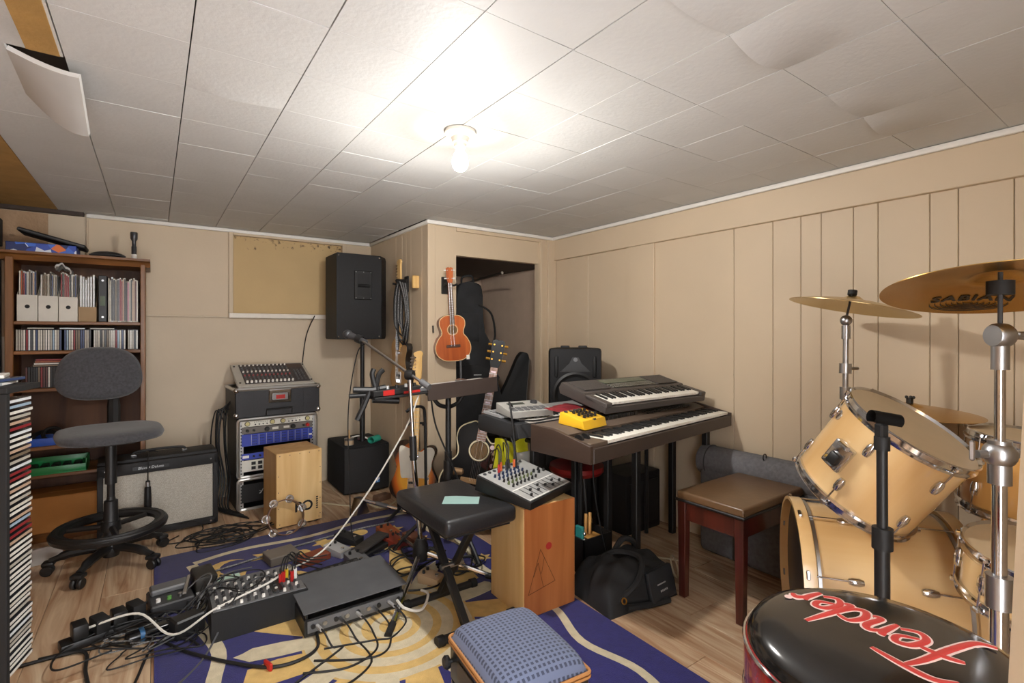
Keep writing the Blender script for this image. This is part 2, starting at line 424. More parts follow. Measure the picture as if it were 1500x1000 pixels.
inlay('border_stripe', band([(1.40, 1.98), (1.44, 1.7), (1.37, 1.45), (1.42, 1.2), (1.36, .95)], .035), CREAM)
inlay('border_stripe', band([(1.42, 3.15), (1.38, 2.8), (1.44, 2.5), (1.38, 2.2), (1.42, 2.0)], .04), CREAM)
SX, SY = .80, 1.98
def circ(cx, cy, r, n=40): return [(cx + r * math.cos(2 * PI * k / n), cy + r * math.sin(2 * PI * k / n)) for k in range(n)]
inlay('sun_disc', circ(SX, SY, .345), YEL, .0100)
for rr, mm in ((.335, CREAM), (.295, YEL), (.255, CREAM), (.205, YEL), (.17, CREAM), (.12, YEL), (.085, CREAM), (.05, YEL)):
    inlay('sun_ring', circ(SX, SY, rr), mm, .0102 + (.345 - rr) * .004)
for k in range(18):
    a = 2 * PI * k / 18 + .1; L_ = .8 if k % 2 else .6
    d = Vector((math.cos(a), math.sin(a))); q = Vector((-d.y, d.x)); c0 = Vector((SX, SY))
    wv = .06 if k % 2 else .04
    pts = []
    for t, s in ((.33, 1), (.42, 1.15), (.52, 1.05), (L_ - .05, .45), (L_, 0), (L_ - .05, -.45), (.52, -1.05), (.42, -1.15), (.33, -1)):
        if t > L_ and s: t = L_ - .03
        p = c0 + d * t + q * wv * s + q * .03 * math.sin(t * 9) * (k % 2)
        pts.append((min(max(p.x, .24), 1.33), p.y))
    inlay('sun_ray', pts, YEL if k % 2 else CREAM, .0103)
def star(cx, cy, r, a0=0, n=6): return [(cx + (r if k % 2 == 0 else r * .5) * math.cos(a0 + PI * k / n), cy + (r if k % 2 == 0 else r * .5) * math.sin(a0 + PI * k / n)) for k in range(2 * n)]
for cx, cy, r, a in ((.50, 3.0, .085, .3), (.80, 3.0, .07, .2), (1.2, 2.95, .07, 0), (1.28, 2.72, .06, .4), (.95, 2.85, .06, .1), (1.3, 1.1, .07, .2), (1.45, 2.3, .05, .2)):
    inlay('star', star(cx, cy, r, a), YEL)
for cx, cy, r in ((.66, 2.92, .05), (1.02, 3.02, .045), (1.1, 2.72, .05), (1.24, 2.5, .05), (1.2, 1.5, .06)): inlay('dot', circ(cx, cy, r, 16), YEL)
mo = [(.31 + .11 * math.cos(t), 2.93 + .13 * math.sin(t)) for t in [k * PI / 10 * 1.4 + .9 for k in range(11)]]
mo += [(.345 + .075 * math.cos(t), 2.95 + .09 * math.sin(t)) for t in [k * PI / 10 * 1.4 + .9 for k in range(10, -1, -1)]]
inlay('moon', mo, YEL)
mo = [(1.16 + .16 * math.cos(t), 1.1 + .16 * math.sin(t)) for t in [k * PI / 10 for k in range(11)]] + [(1.16 + .15 * math.cos(t), 1.06 + .06 * math.sin(t)) for t in [PI - k * PI / 10 for k in range(11)]]
inlay('moon', mo, YEL)
# ================================================================ BOOKCASE CORNER
WB = wood('bookcase_oak', '#54300f', '#94602c', .4, axis=0, scale=14)
WBV = wood('bookcase_oak_upright', '#54300f', '#94602c', .4, axis=2, scale=14)
bc = thing('bookcase', 'tall brown oak bookcase full of CDs and magazines against the back wall', 'bookcase', (-.365, 4.12, 0))
def bp(name, x0, x1, y0, y1, z0, z1, m=WB, bev=.003):
    b_ = B(); bx(b_, x0 + .365, x1 + .365, y0 - 4.12, y1 - 4.12, z0, z1, bev, 1); return obj(name, b_, m, bc)
BX0, BX1, BY0, BY1 = -.685, -.045, 3.965, 4.265
bp('side_panel', BX0, BX0 + .022, BY0, BY1, 0, 1.655, WBV); bp('side_panel', BX1 - .022, BX1, BY0, BY1, 0, 1.655, WBV)
bp('stile', BX0, BX0 + .036, BY0 - .014, BY0 + .006, 0, 1.655, WBV); bp('stile', BX1 - .026, BX1, BY0 - .014, BY0 + .006, 0, 1.655, WBV)
bp('back_panel', BX0 + .02, BX1 - .02, BY1 - .012, BY1, .04, 1.655, wood('bookcase_back', '#3d2110', '#5f3a1f', .6, axis=2))
SHZ = [1.29, 1.118, .90, .56, .395, .06]
for z in SHZ: bp('shelf', BX0 + .022, BX1 - .022, BY0 - .008, BY1 - .012, z - .02, z)
b_ = B(); prism(b_, [(-.15, 1.64), (.14, 1.64), (.14, 1.69), (-.185, 1.69), (-.185, 1.676), (-.165, 1.668)], -.345, .345, Matrix(((0, 0, 1, 0), (1, 0, 0, 0), (0, 1, 0, 0), (0, 0, 0, 1))))
obj('cornice', b_, WB, bc)
bp('plinth', BX0 + .02, BX1 - .02, BY0, BY0 + .018, 0, .04)

SP = ['#e6e3da', '#d9d4c6', '#20242b', '#8c1f27', '#33456f', '#7a6a55', '#b9b3a6', '#4b4f55', '#9fb6c9', '#c3a58c', '#0f1012', '#5b2f2f', '#dfe3e6', '#3d5a4a', '#a0522d', '#c98aa0']
SPN = ['white', 'cream', 'charcoal', 'dark red', 'navy', 'taupe', 'pale grey', 'slate grey', 'light blue', 'tan', 'black', 'maroon', 'off-white', 'dark green', 'rust', 'pink']
SPM = [mat('spine_' + n.replace(' ', '_').replace('-', '_'), c, .35, noise=.12, scale=60) for n, c in zip(SPN, SP)]
JEWEL = mat('jewel_case', '#2a2b2e', .25, noise=.1)
cdcache = {}
def cd_case(x, y, z, M=None, ci=0, where='', group='', th=.0098, h=.125, d=.14, name='cd_case', what='CD case', rz=0, tilt=0):
    key = (round(th, 4), round(h, 3), round(d, 3), ci, name)
    if key not in cdcache:
        a = B(); box(a, (0, d / 2, h / 2), (th, d, h), .0006, 1)
        s = B(); box(s, (0, -.0004, h / 2), (th * .8, .0012, h * .94))
        cdcache[key] = (mesh('case', a, flat=True), mesh('spine', s, flat=True))
    a, s = cdcache[key]
    t = thing(name, '%s-spined %s %s' % (SPN[ci], what, where), 'CD' if name == 'cd_case' else 'magazine', group=group)
    t.matrix_world = M if M is not None else T((x, y, z), ry=tilt, rz=rz)
    link('case' if name == 'cd_case' else 'pages', a, JEWEL if name == 'cd_case' else SPM[random.choice((0, 1, 6, 12, 5))], t); link('spine', s, SPM[ci], t)
    return t
# row of CDs on the second shelf
x = -.64; rnd = random.Random(3)
while x < -.085:
    th = .0104
    if not (-.452 < x < -.438 or -.315 < x < -.305 or -.145 < x < -.138):
        cd_case(x, 3.985 + rnd.uniform(0, .006), 1.118, ci=rnd.choice((0, 0, 1, 12, 2, 10, 4, 3, 6, 6, 5, 7, 8, 0)), where='standing in the long row below the magazine files', group='CDs in the long bookcase row', th=.0094)
    x += th
for k in range(3):     # CDs lying flat on top of that row
    M = T((-.56 + .15 * k, 3.985, 1.2445), ry=PI / 2)
    M = T((-.60 + .14 * k, 3.99, 1.249)) @ Matrix.Rotation(PI / 2, 4, 'Y')
    cd_case(0, 0, 0, M, ci=(6, 12, 6)[k], where='lying flat across the tops of the long CD row', group='CDs lying on the long CD row', h=.12)
# third shelf
x = -.60
for k in range(13):
    cd_case(x + k * .0108, 3.985, .90, ci=rnd.choice((2, 10, 0, 5, 11, 10, 3, 7)), where='standing on the shelf behind the office chair', group='CDs on the shelf behind the chair')
for k in range(9):
    cd_case(-.175 + k * .0108, 3.985, .90, ci=rnd.choice((0, 12, 3, 5, 2, 6)), where='at the right end of the shelf behind the office chair', group='CDs at the right end of the third shelf')
for k, ci in enumerate((5, 0, 14, 3)):
    M = T((-.575 + .004 * k, 3.98, 1.031 + k * .0112)) @ Matrix.Rotation(PI / 2, 4, 'Y')
    cd_case(0, 0, 0, M, ci=ci, where='lying on the standing CDs behind the office chair', group='CDs lying on the third-shelf row', h=.125)
# magazine files on the top shelf
FIL = mat('white_card_file', '#dcd8cd', .7); KRAFT = mat('kraft_card', '#a58a68', .8)
for k, (x0, x1, m_, zf) in enumerate(((-.640, -.553, FIL, .152), (-.549, -.464, FIL, .15), (-.460, -.376, FIL, .147), (-.372, -.288, KRAFT, .09))):
    lab = ['white card magazine file at the end against the bookcase side', 'white card magazine file between two other white ones', 'white card magazine file beside the brown cardboard one', 'low brown cardboard magazine file holding white papers'][k]
    t = thing('magazine_file', lab, 'magazine file', ((x0 + x1) / 2, 3.985, 1.29), group='magazine files on the top shelf')
    wd = (x1 - x0); b_ = B()
    bx(b_, -wd / 2, wd / 2, 0, .003, 0, zf)
    obj('front', b_, m_, t)
    for s in (-1, 1):
        b_ = B(); prism(b_, [(0.003, 0), (.24, 0), (.24, .26), (.15, .26), (.003, zf)], 0, .002, Matrix(((0, 0, 1, s * (wd / 2 - .001) - .001), (1, 0, 0, 0), (0, 1, 0, 0), (0, 0, 0, 1)))); obj('side', b_, m_, t, flat=True)
    b_ = B(); bx(b_, -wd / 2, wd / 2, .003, .24, 0, .002); obj('bottom', b_, m_, t)
    if k < 3:
        b_ = B(); cyl(b_, (0, -.0012, .085), (0, .004, .085), .011, n=20); obj('finger_hole', b_, BLK2, t)
    nm = 9 if k < 3 else 6
    for j in range(nm):
        hh = (.285 if k < 3 else .275) + rnd.uniform(-.015, .01)
        ci = rnd.choice((0, 1, 2, 3, 4, 5, 6, 9, 14)) if k < 3 else rnd.choice((0, 12, 12))
        cd_case(x0 + .007 + j * (wd - .012) / nm + .003, 3.995 + rnd.uniform(0, .01), 1.294, ci=ci, where=('sticking up from the %s file' % ('first white', 'middle white', 'last white', 'brown cardboard')[k]),
                group='magazines in the files', th=(wd - .012) / nm * .8, h=hh, d=.21, name='magazine', what='magazine')
t = thing('ring_binder', 'black ring binder standing between papers and books on the top shelf', 'binder', (-.258, 3.985, 1.29))
b_ = B(); box(b_, (0, .12, .143), (.042, .24, .286), .003, 1); obj('cover', b_, BLK, t)
for z in (.03, .255):
    b_ = B(); cyl(b_, (0, -.002, z), (0, .002, z), .006, n=12); obj('rivet', b_, STEEL, t)
b_ = B(); bx(b_, -.012, .012, -.0015, .001, .10, .16); obj('spine_label', b_, mat('sage_label', '#5d6b58', .6), t)
x = -.232; cs = [6, 1, 10, 2, 5, 10, 7, 3, 3, 9, 2, 10, 15, 6, 2, 9, 9, 11, 0]
for ci in cs:
    th = rnd.uniform(.006, .0105)
    if x + th > -.072: break
    cd_case(x + th / 2, 3.985 + rnd.uniform(0, .008), 1.29, ci=ci, where='standing right of the black ring binder', group='books right of the binder', th=th * .94, h=.268 + rnd.uniform(-.01, .012), d=.2, name='magazine', what='thin book')
    x += th
# clutter on the lower shelves
t = thing('plastic_bag', 'crumpled clear plastic sleeve over magazines on the top shelf', 'bag', (-.44, 4.03, 1.585))
b_ = B(); 
grid(b_, lambda u, v: Vector(((u - .5) * .075, (v - .5) * .1, .012 + .045 * (1 - abs(u - .35) * 1.6) * (1 - .5 * v) + .006 * math.sin(u * 17 + v * 9))), 9, 9)
r = bmesh.ops.extrude_face_region(b_, geom=b_.faces[:]); bmesh.ops.translate(b_, vec=(0, 0, -.012), verts=[v for v in r['geom'] if isinstance(v, bmesh.types.BMVert)])
obj('film', b_, mat('cloudy_plastic', '#b8b6b4', .3, noise=.2, scale=30), t)
t = thing('tool_tray', 'blue plastic tray holding black gear on the bookcase', 'tray', (-.5, 4.06, .56)); M_ = mat('blue_plastic', '#1f4fae', .35)
b_ = B(); bx(b_, -.12, .12, -.08, .08, 0, .006, .002); obj('base', b_, M_, t)
for x0, x1, y0, y1 in ((-.12, .12, -.08, -.074), (-.12, .12, .074, .08), (-.12, -.114, -.08, .08), (.114, .12, -.08, .08)):
    b_ = B(); bx(b_, x0, x1, y0, y1, .004, .045, .002); obj('rim', b_, M_, t)
o = B(); torus(o, .055, .012, T((-.53, 4.06, .60), rx=.5)); torus(o, .04, .01, T((-.50, 4.07, .615), rx=1.0)); tag(obj('coiled_cable', o, BLK2), 'black coiled cable heaped in the blue tray', 'cable')
t = thing('storage_tray', 'green plastic tray with a wavy rim on the lower bookcase shelf', 'tray', (-.47, 4.04, .395)); M_ = mat('green_plastic', '#1e8a4a', .35)
b_ = B(); bx(b_, -.14, .14, -.085, .085, 0, .006, .002); obj('base', b_, M_, t)
for x0, x1, y0, y1, h in ((-.14, .14, -.085, -.078, .045), (-.14, .14, .078, .085, .075), (-.14, -.133, -.085, .085, .06), (.133, .14, -.085, .085, .075)):
    b_ = B(); bx(b_, x0, x1, y0, y1, .004, h, .002); obj('rim', b_, M_, t)
for k in range(5):
    b_ = B(); box(b_, (-.58 + k * .05, 4.05, .425), (.035, .08, .03), .004, 1, rz=0); tag(obj('adapter', b_, BLK), 'small black adapter lying in the green tray', 'adapter', 'adapters in the green tray')
for k in range(7):
    b_ = B(); ball(b_, (-.27 + .026 * k, 4.0 + .02 * (k % 2), .408 + .022 * (k % 2)), .013 + .002 * (k % 3), n=10); tag(obj('jingle_bell', b_, CHR), 'small silver jingle bell heaped on the lower bookcase shelf', 'bell', 'silver bells on the lower shelf')
t = thing('carton', 'plain brown cardboard box on the bottom bookcase shelf', 'box', (-.45, 4.05, .06))
CARD = mat('carton_card', '#b5793a', .75, noise=.05)
b_ = B(); bx(b_, -.2, .2, -.11, .14, 0, .205, .003, 1); obj('body', b_, CARD, t)
b_ = B(); bx(b_, -.203, .203, -.113, -.005, .205, .208); obj('flap', b_, CARD, t); b_ = B(); bx(b_, -.203, .203, 0.0, .143, .205, .208); obj('flap', b_, CARD, t)
# on top of the bookcase
t = thing('gift_box', 'flat box printed in blue, white and orange on top of the bookcase', 'box', (-.53, 4.07, 1.691))
m_ = mat('blue_print', '#2d4fae', .45, noise=0)
N = m_.node_tree.nodes; L = m_.node_tree.links
vo = N.new('ShaderNodeTexVoronoi'); vo.inputs['Scale'].default_value = 22; tcn = N.new('ShaderNodeTexCoord'); L.new(tcn.outputs['Object'], vo.inputs['Vector'])
sp = N.new('ShaderNodeSeparateColor'); L.new(vo.outputs['Color'], sp.inputs[0])
rp = N.new('ShaderNodeValToRGB'); rp.color_ramp.interpolation = 'CONSTANT'; e = rp.color_ramp.elements
e[0].color = (*lin('#2a48a5'), 1); e[1].position = .45; e[1].color = (*lin('#dfe6f2'), 1)
q = e.new(.62); q.color = (*lin('#d9702c'), 1); q = e.new(.74); q.color = (*lin('#3a67c8'), 1); q = e.new(.9); q.color = (*lin('#16275f'), 1)
L.new(sp.outputs[0], rp.inputs[0]); L.new(rp.outputs[0], N['Principled BSDF'].inputs['Base Color'])
b_ = B(); bx(b_, -.155, .15, -.10, .1, 0, .052, .003, 1); obj('body', b_, m_, t)
t = thing('laptop_case', 'slim black folder propped slanting over the blue printed box', 'folder', M=T((-.49, 4.08, 1.783), ry=math.radians(15)))
b_ = B(); box(b_, (0, 0, 0), (.31, .2, .022), .006, 2); obj('cover', b_, BLK2, t); b_ = B(); box(b_, (0, -.101, 0), (.3, .003, .006)); obj('zip', b_, DGREY, t)
t = thing('pouch', 'flat black zipped pouch beside the printed box on the bookcase', 'pouch', (-.235, 4.06, 1.691))
b_ = B(); grid(b_, lambda u, v: Vector(((u - .5) * .19, (v - .5) * .16, .045 * (max(0, math.sin(PI * u)) ** .35) * (max(0, math.sin(PI * v)) ** .35))), 14, 12); obj('body', b_, BLK, t, ang=80)
b_ = B(); tube(b_, [(-.09, -.07, .012), (0, -.082, .018), (.09, -.07, .012)], .003); obj('zip', b_, DGREY, t)
t = thing('flashlight', 'dark grey metal torch standing upright on the bookcase', 'flashlight', (-.105, 4.04, 1.691))
b_ = B(); lathe(b_, [(0, 0), (.014, 0), (.014, .085), (.011, .09), (.011, .12), (.019, .135), (.02, .172), (.018, .178), (0, .178)], 20); obj('body', b_, mat('gunmetal', '#4b4c4f', .35, .6), t)
b_ = B(); lathe(b_, [(.0142, .002), (.0148, .002), (.0148, .036), (.0142, .036)], 20); obj('paper_tag', b_, WHT, t)
# dark cabinet beside the bookcase
DKW = wood('dark_walnut', '#1d130d', '#35241a', .5, axis=2)
t = thing('cabinet', 'tall dark brown cabinet in the corner beside the oak bookcase', 'cabinet', (-.92, 4.02, 0))
b_ = B(); bx(b_, -.17, .17, -.22, .24, 0, 1.70, .004, 1); obj('body', b_, DKW, t)
b_ = B(); bx(b_, -.16, .13, -.236, -.221, .05, 1.05, .003, 1); d_ = obj('door', b_, DKW, t); b_ = B(); ball(b_, (.11, -.248, .6), .012, n=10); obj('knob', b_, STEEL, d_)
b_ = B(); bx(b_, -.19, .185, -.25, .25, 1.70, 1.72, .003, 1); obj('top', b_, DKW, t)
t = thing('speaker', 'small black bookshelf speaker on top of the dark corner cabinet', 'speaker', (-.80, 3.99, 1.721))
b_ = B(); bx(b_, -.07, .085, -.1, .1, 0, .16, .006); obj('cabinet', b_, BLK2, t)
b_ = B(); cyl(b_, (.01, -.099, .075), (.01, -.106, .075), .05, .045, 24); obj('cone', b_, DGREY, t)

# ================================================================ CD TOWER IN FRONT
TWM = Matrix.Translation((-.305, 2.135, 0)) @ Matrix.Rotation(math.radians(-13.3), 4, 'Z')
# local axes: y along the spine face (far end at 0, near end at -.16), x out of the face
tw = thing('cd_tower', 'tall black CD tower packed with cases, beside the floor cables', 'CD tower', M=TWM)
for y0, y1, xf in ((-.172, -.152, .008), (.004, .008, -.06)):
    b_ = B(); bx(b_, -.18, xf, y0, y1, 0, 1.05, .002, 1); obj('side_panel', b_, BLK2, tw)
b_ = B(); bx(b_, -.19, -.18, -.172, .02, 0, 1.05); obj('back_panel', b_, BLK2, tw)
b_ = B(); bx(b_, -.19, .012, -.178, .012, 1.05, 1.068, .002, 1); obj('top', b_, BLK2, tw)
b_ = B(); bx(b_, -.19, .012, -.178, .012, 0, .03, .002, 1); obj('base', b_, BLK2, tw)
PIT = .0163
for k in range(49):
    z = 1.022 - k * PIT
    for y0, y1 in ((-.152, -.146), (-.002, .004)):
        b_ = B(); bx(b_, -.15, -.02, y0, y1, z - .0025, z - .0005); obj('slot_rail', b_, BLK, tw)
    ci = rnd.choice((0, 12, 1, 0, 8, 0, 6, 15, 9, 0, 12, 3, 5)) if k < 26 else rnd.choice((0, 0, 12, 6, 1, 15, 0, 13))
    M = TWM @ T((-.006 + rnd.uniform(0, .006), -.146, z)) @ Matrix(((0, -1, 0, 0), (0, 0, 1, 0), (1, 0, 0, 0), (0, 0, 0, 1)))
    # case thickness -> z, depth -> -x, height -> y
    cd_case(0, 0, 0, M, ci=ci, where='in a slot of the black CD tower', group='CDs slotted in the tower', h=.142, d=.124)
for k, (a, dx) in enumerate(((.12, 0), (-.1, .01), (.3, -.01))):
    M = TWM @ T((-.1 + dx, -.07, 1.0685 + k * .0105), rz=a)
    t = thing('cd_case', ['clear CD case at the bottom of the loose pile on the tower', 'clear CD case in the middle of the pile on the tower', 'white booklet topping the loose pile on the tower'][k], 'CD', M=M, group='cases on top of the CD tower')
    b_ = B(); box(b_, (0, 0, .0048), (.14, .125, .0095), .0008, 1); obj('case', b_, [mat('clear_case', '#9aa0a6', .2, noise=.2), mat('clear_case_b', '#4a5260', .2), WHT][k], t)
    b_ = B(); box(b_, (.0705, 0, .0048), (.001, .118, .006)); obj('spine', b_, [WHT, SPM[4], SPM[6]][k], t)

# ================================================================ GUITAR AMP
am = thing('guitar_amp', 'black tolex guitar combo amp with a silver woven grille', 'amplifier', (.035, 3.70, 0), math.radians(3))
AW, AD, AH = .60, .225, .475
# local: front at y=0, back y=AD
b_ = B(); bx(b_, -AW / 2, AW / 2, .035, AD, .012, AH, .012, 2); obj('cabinet', b_, TOLEX, am)
b_ = B(); bx(b_, -AW / 2, AW / 2, 0, .04, .012, .052, .006, 2); obj('lower_rail', b_, TOLEX, am)
b_ = B(); bx(b_, -AW / 2, AW / 2, 0, .04, AH - .085, AH - .018, .006, 2); obj('upper_rail', b_, TOLEX, am)
for s in (-1, 1):
    b_ = B(); bx(b_, s * AW / 2, s * (AW / 2 - .028), 0, .04, .012, AH - .02, .006, 2); obj('side_rail', b_, TOLEX, am)
m_ = mat('silver_grille_cloth', '#b9b4a8', .7, noise=.02)
N = m_.node_tree.nodes; L = m_.node_tree.links
br = N.new('ShaderNodeTexBrick'); br.inputs['Scale'].default_value = 62; br.inputs['Color1'].default_value = (*lin('#c9c3b6'), 1); br.inputs['Color2'].default_value = (*lin('#b5afa2'), 1); br.inputs['Mortar'].default_value = (*lin('#6f6b64'), 1); br.inputs['Mortar Size'].default_value = .03
tcn = N.new('ShaderNodeTexCoord'); mp = N.new('ShaderNodeMapping'); mp.inputs['Rotation'].default_value = (PI / 2, 0, 0); L.new(tcn.outputs['Object'], mp.inputs[0]); L.new(mp.outputs[0], br.inputs['Vector']); L.new(br.outputs[0], N['Principled BSDF'].inputs['Base Color'])
b_ = B(); bx(b_, -AW / 2 + .026, AW / 2 - .026, .018, .034, .05, AH - .083); obj('grille', b_, m_, am)
b_ = B(); bx(b_, -.14, .04, -.003, .001, AH - .066, AH - .042, .001, 1); pl = obj('name_plate', b_, BLK, am)
text('lettering', 'Blues \u2022 Deluxe', .021, SILV, pl, T((-.05, -.0036, AH - .054), rx=PI / 2), shear=.15)
b_ = B(); tube(b_, [(-.13, .12, AH - .002), (-.12, .12, AH + .022), (0, .12, AH + .028), (.12, .12, AH + .022), (.13, .12, AH - .002)], .008); obj('handle', b_, RUB, am)
for s in (-1, 1):
    b_ = B(); box(b_, (s * .13, .12, AH + .004), (.03, .02, .012), .003, 1); obj('handle_cap', b_, CHR, am)
    for z in (.03, AH - .05):
        b_ = B(); cyl(b_, (s * .26, .001, z), (s * .26, -.003, z), .006, n=10); obj('screw', b_, CHR, am)
    for y in (.04, AD - .03):
        b_ = B(); cyl(b_, (s * .26, y, 0), (s * .26, y, .014), .014, n=12); obj('foot', b_, RUB, am)
t = thing('microphone', 'black microphone hanging by its cable in front of the guitar amp', 'microphone', (-.03, 3.665, .18))
b_ = B(); lathe(b_, [(0, 0), (.017, .002), (.019, .02), (.016, .13), (.012, .135), (.012, .165), (.008, .17), (0, .172)], 18); obj('body', b_, BLK, t)
b_ = B(); lathe(b_, [(.0125, .136), (.0132, .136), (.0132, .163), (.0125, .163)], 16); obj('connector', b_, STEEL, t)
b_ = B(); tube(b_, [(0, 0, .17), (.0, .02, .3), (.005, .15, .312), (.05, .16, .306), (.0, .15, .318), (-.06, .14, .306)], .0032); obj('lead', b_, RUB, t)

# ================================================================ OFFICE STOOL
ch = thing('office_chair', 'charcoal fabric drafting chair with a foot ring and five castors', 'chair', (-.185, 3.38, 0), math.radians(0))
FAB = mat('charcoal_fabric', '#4a4a4e', .95, noise=.2, scale=90, bump=.5, bscale=400, sheen=.3)
for k in range(5):
    a = math.radians(28 + 72 * k); c, s = math.cos(a), math.sin(a)
    b_ = B(); tube(b_, [(.03 * c, .03 * s, .10), (.16 * c, .16 * s, .095), (.245 * c, .245 * s, .07)], .02, 8, rads=[.024, .022, .016]); ar = obj('base_arm', b_, BLK, ch)
    q = Matrix.Translation((.255 * c, .255 * s, .027)) @ Matrix.Rotation(a, 4, 'Z')
    b_ = B()
    for s2 in (-1, 1): lathe(b_, [(0, -.01), (.022, -.01), (.026, -.005), (.026, .005), (.022, .01), (0, .01)], 18, q @ T((0, s2 * .014, 0), rx=PI / 2))
    obj('castor', b_, BLK, ar)
    b_ = B(); bx(b_, -.03, .02, -.027, .027, .022, .045, .008, 2, q); obj('castor_hood', b_, BLK, ar)
b_ = B(); lathe(b_, [(0, .05), (.035, .05), (.04, .07), (.04, .12), (.034, .13), (.03, .34), (.02, .345), (.018, .36), (0, .36)], 20); obj('column', b_, BLK, ch)
b_ = B(); lathe(b_, [(0, .35), (.017, .35), (.017, .45), (0, .45)], 16); obj('gas_lift', b_, RUB, ch)
b_ = B(); lathe(b_, [(0, .43), (.026, .43), (.024, .645), (0, .645)], 18); obj('shroud', b_, BLK, ch)
b_ = B()
torus(b_, .225, .024, T((0, 0, .20)), 48, 10)
lathe(b_, [(.19, .195), (.19, .212), (.235, .224), (.25, .205), (.245, .19), (.19, .195)], 48)
obj('foot_ring', b_, BLK, ch)
for k in range(3):
    a = math.radians(40 + 120 * k); b_ = B(); tube(b_, [(.03 * math.cos(a), .03 * math.sin(a), .205), (.2 * math.cos(a), .2 * math.sin(a), .2)], .014, 8, smooth=False); obj('ring_spoke', b_, BLK, ch)
b_ = B(); cyl(b_, (0, 0, .185), (0, 0, .235), .045, .04, 20); obj('ring_hub', b_, BLK, ch)
SR = Matrix.Rotation(math.radians(8), 4, 'Z')
def seatf(u, v):
    a = 2 * PI * v; sq = (abs(math.cos(a)) ** 3.2 + abs(math.sin(a)) ** 3.2) ** (-1 / 3.2)
    prof = [(0, .718), (.5, .722), (.85, .725), (.96, .718), (1.0, .702), (.97, .684), (.85, .672), (0, .668)]
    i = min(int(u * 7), 6); t_ = u * 7 - i; r = prof[i][0] * (1 - t_) + prof[i + 1][0] * t_; z = prof[i][1] * (1 - t_) + prof[i + 1][1] * t_
    return SR @ Vector((.225 * r * sq * math.cos(a), .215 * r * sq * math.sin(a), z - .02 * max(0, -math.sin(a)) * r ** 4))
b_ = B(); grid(b_, seatf, 14, 40); bmesh.ops.remove_doubles(b_, verts=b_.verts, dist=.0005); obj('seat', b_, FAB, ch, ang=60)
b_ = B(); box(b_, (0, 0, .655), (.2, .18, .03), .01, 2, SR); obj('seat_pan', b_, BLK, ch)
b_ = B(); tube(b_, [(0, .02, .65), (0, .16, .65), (0, .215, .68), (0, .225, .78), (0, .215, .88)], .02, 8, rads=[.02, .024, .03, .03, .026]); obj('back_post', b_, BLK, ch)
def backf(u, v):
    a = 2 * PI * v; sq = (abs(math.cos(a)) ** 2.6 + abs(math.sin(a)) ** 2.6) ** (-1 / 2.6)
    prof = [(0, -.03), (.6, -.032), (.9, -.024), (1.0, 0), (.95, .018), (.6, .024), (0, .024)]
    i = min(int(u * 6), 5); t_ = u * 6 - i; r = prof[i][0] * (1 - t_) + prof[i + 1][0] * t_; y = prof[i][1] * (1 - t_) + prof[i + 1][1] * t_
    X = .185 * r * sq * math.cos(a) * (1 - .10 * math.sin(a) * r); Zz = .145 * r * sq * math.sin(a)
    return SR @ Vector((X - .03, .19 + y - .25 * X * X + .1 * Zz, 1.0 + Zz))
b_ = B(); grid(b_, backf, 12, 44); bmesh.ops.remove_doubles(b_, verts=b_.verts, dist=.0005); obj('backrest', b_, FAB, ch, ang=60)
b_ = B(); bx(b_, -.5, .0, 0, .03, 0, .085, .004, 1); tag(obj('storage_bin', b_, mat('pale_bin', '#b9b6b2', .5)), 'pale grey box end lying on the floor beside the tower', 'box').matrix_world = T((-.40, 3.62, 0), rz=.3)
# ================================================================ RACK TOWER
RKM = T((.725, 3.89, 0), rz=math.radians(3))     # local: front at y=0, x centred
SHELL = mat('flight_case_shell', '#26262a', .5, noise=.12, scale=50, bump=.3, bscale=250)
ALU = mat('aluminium_edge', '#c9c9c7', .35, .85, noise=.05)
def rack_case(label, z0, z1, wd=.53, dp=.36, yo=0):
    t = thing('rack_case', label, 'rack case', M=RKM @ T((0, yo, z0)))
    h = z1 - z0; r = .02
    for nm, a in (('side', ((-wd / 2, -wd / 2 + .012, 0, dp, 0, h))), ('side', ((wd / 2 - .012, wd / 2, 0, dp, 0, h))), ('top', ((-wd / 2, wd / 2, 0, dp, h - .012, h))), ('bottom', ((-wd / 2, wd / 2, 0, dp, 0, .012))), ('back', ((-wd / 2, wd / 2, dp - .01, dp, 0, h)))):
        b_ = B(); bx(b_, *a, .003, 1); obj(nm, b_, SHELL, t)
    b_ = B(); pts = [(x, 0, y) for x, y in rrect(-wd / 2 + .006, wd / 2 - .006, .006, h - .006, r, 4)]
    for i, p in enumerate(pts):
        pass
    tube(b_, pts, .012, 6, closed=True, smooth=False); obj('front_edging', b_, ALU, t)
    for s in (-1, 1):
        b_ = B(); bx(b_, s * (wd / 2 - .042), s * (wd / 2 - .014), .012, .018, .015, h - .015); rl = obj('rack_rail', b_, ALU, t)
        for k in range(int((h - .04) / .022)):
            b_ = B(); cyl(b_, (s * (wd / 2 - .028), .013, .03 + k * .022), (s * (wd / 2 - .028), .009, .03 + k * .022), .0045, n=8); obj('rail_hole', b_, BLK2, rl)
    return t
rack_case('low aluminium-edged rack case on the floor at the bottom of the stack', 0, .218)
rack_case('tall aluminium-edged rack case holding audio units in the stack', .222, .63)
def knob(bm, x, y, z, r=.007, h=.012, n=10):   # facing -y
    cyl(bm, (x, y, z), (x, y - h, z), r, r * .8, n)
def unit(name, label, z0, h, m_, wd=.47):
    t = thing(name, label, 'audio unit', M=RKM @ T((0, .006, z0)))
    b_ = B(); bx(b_, -wd / 2, wd / 2, 0, .004, 0, h, .001, 1); obj('face_plate', b_, m_, t)
    b_ = B(); bx(b_, -.21, .21, .012, .28, .002, h - .002); obj('chassis', b_, BLK2, t)
    return t
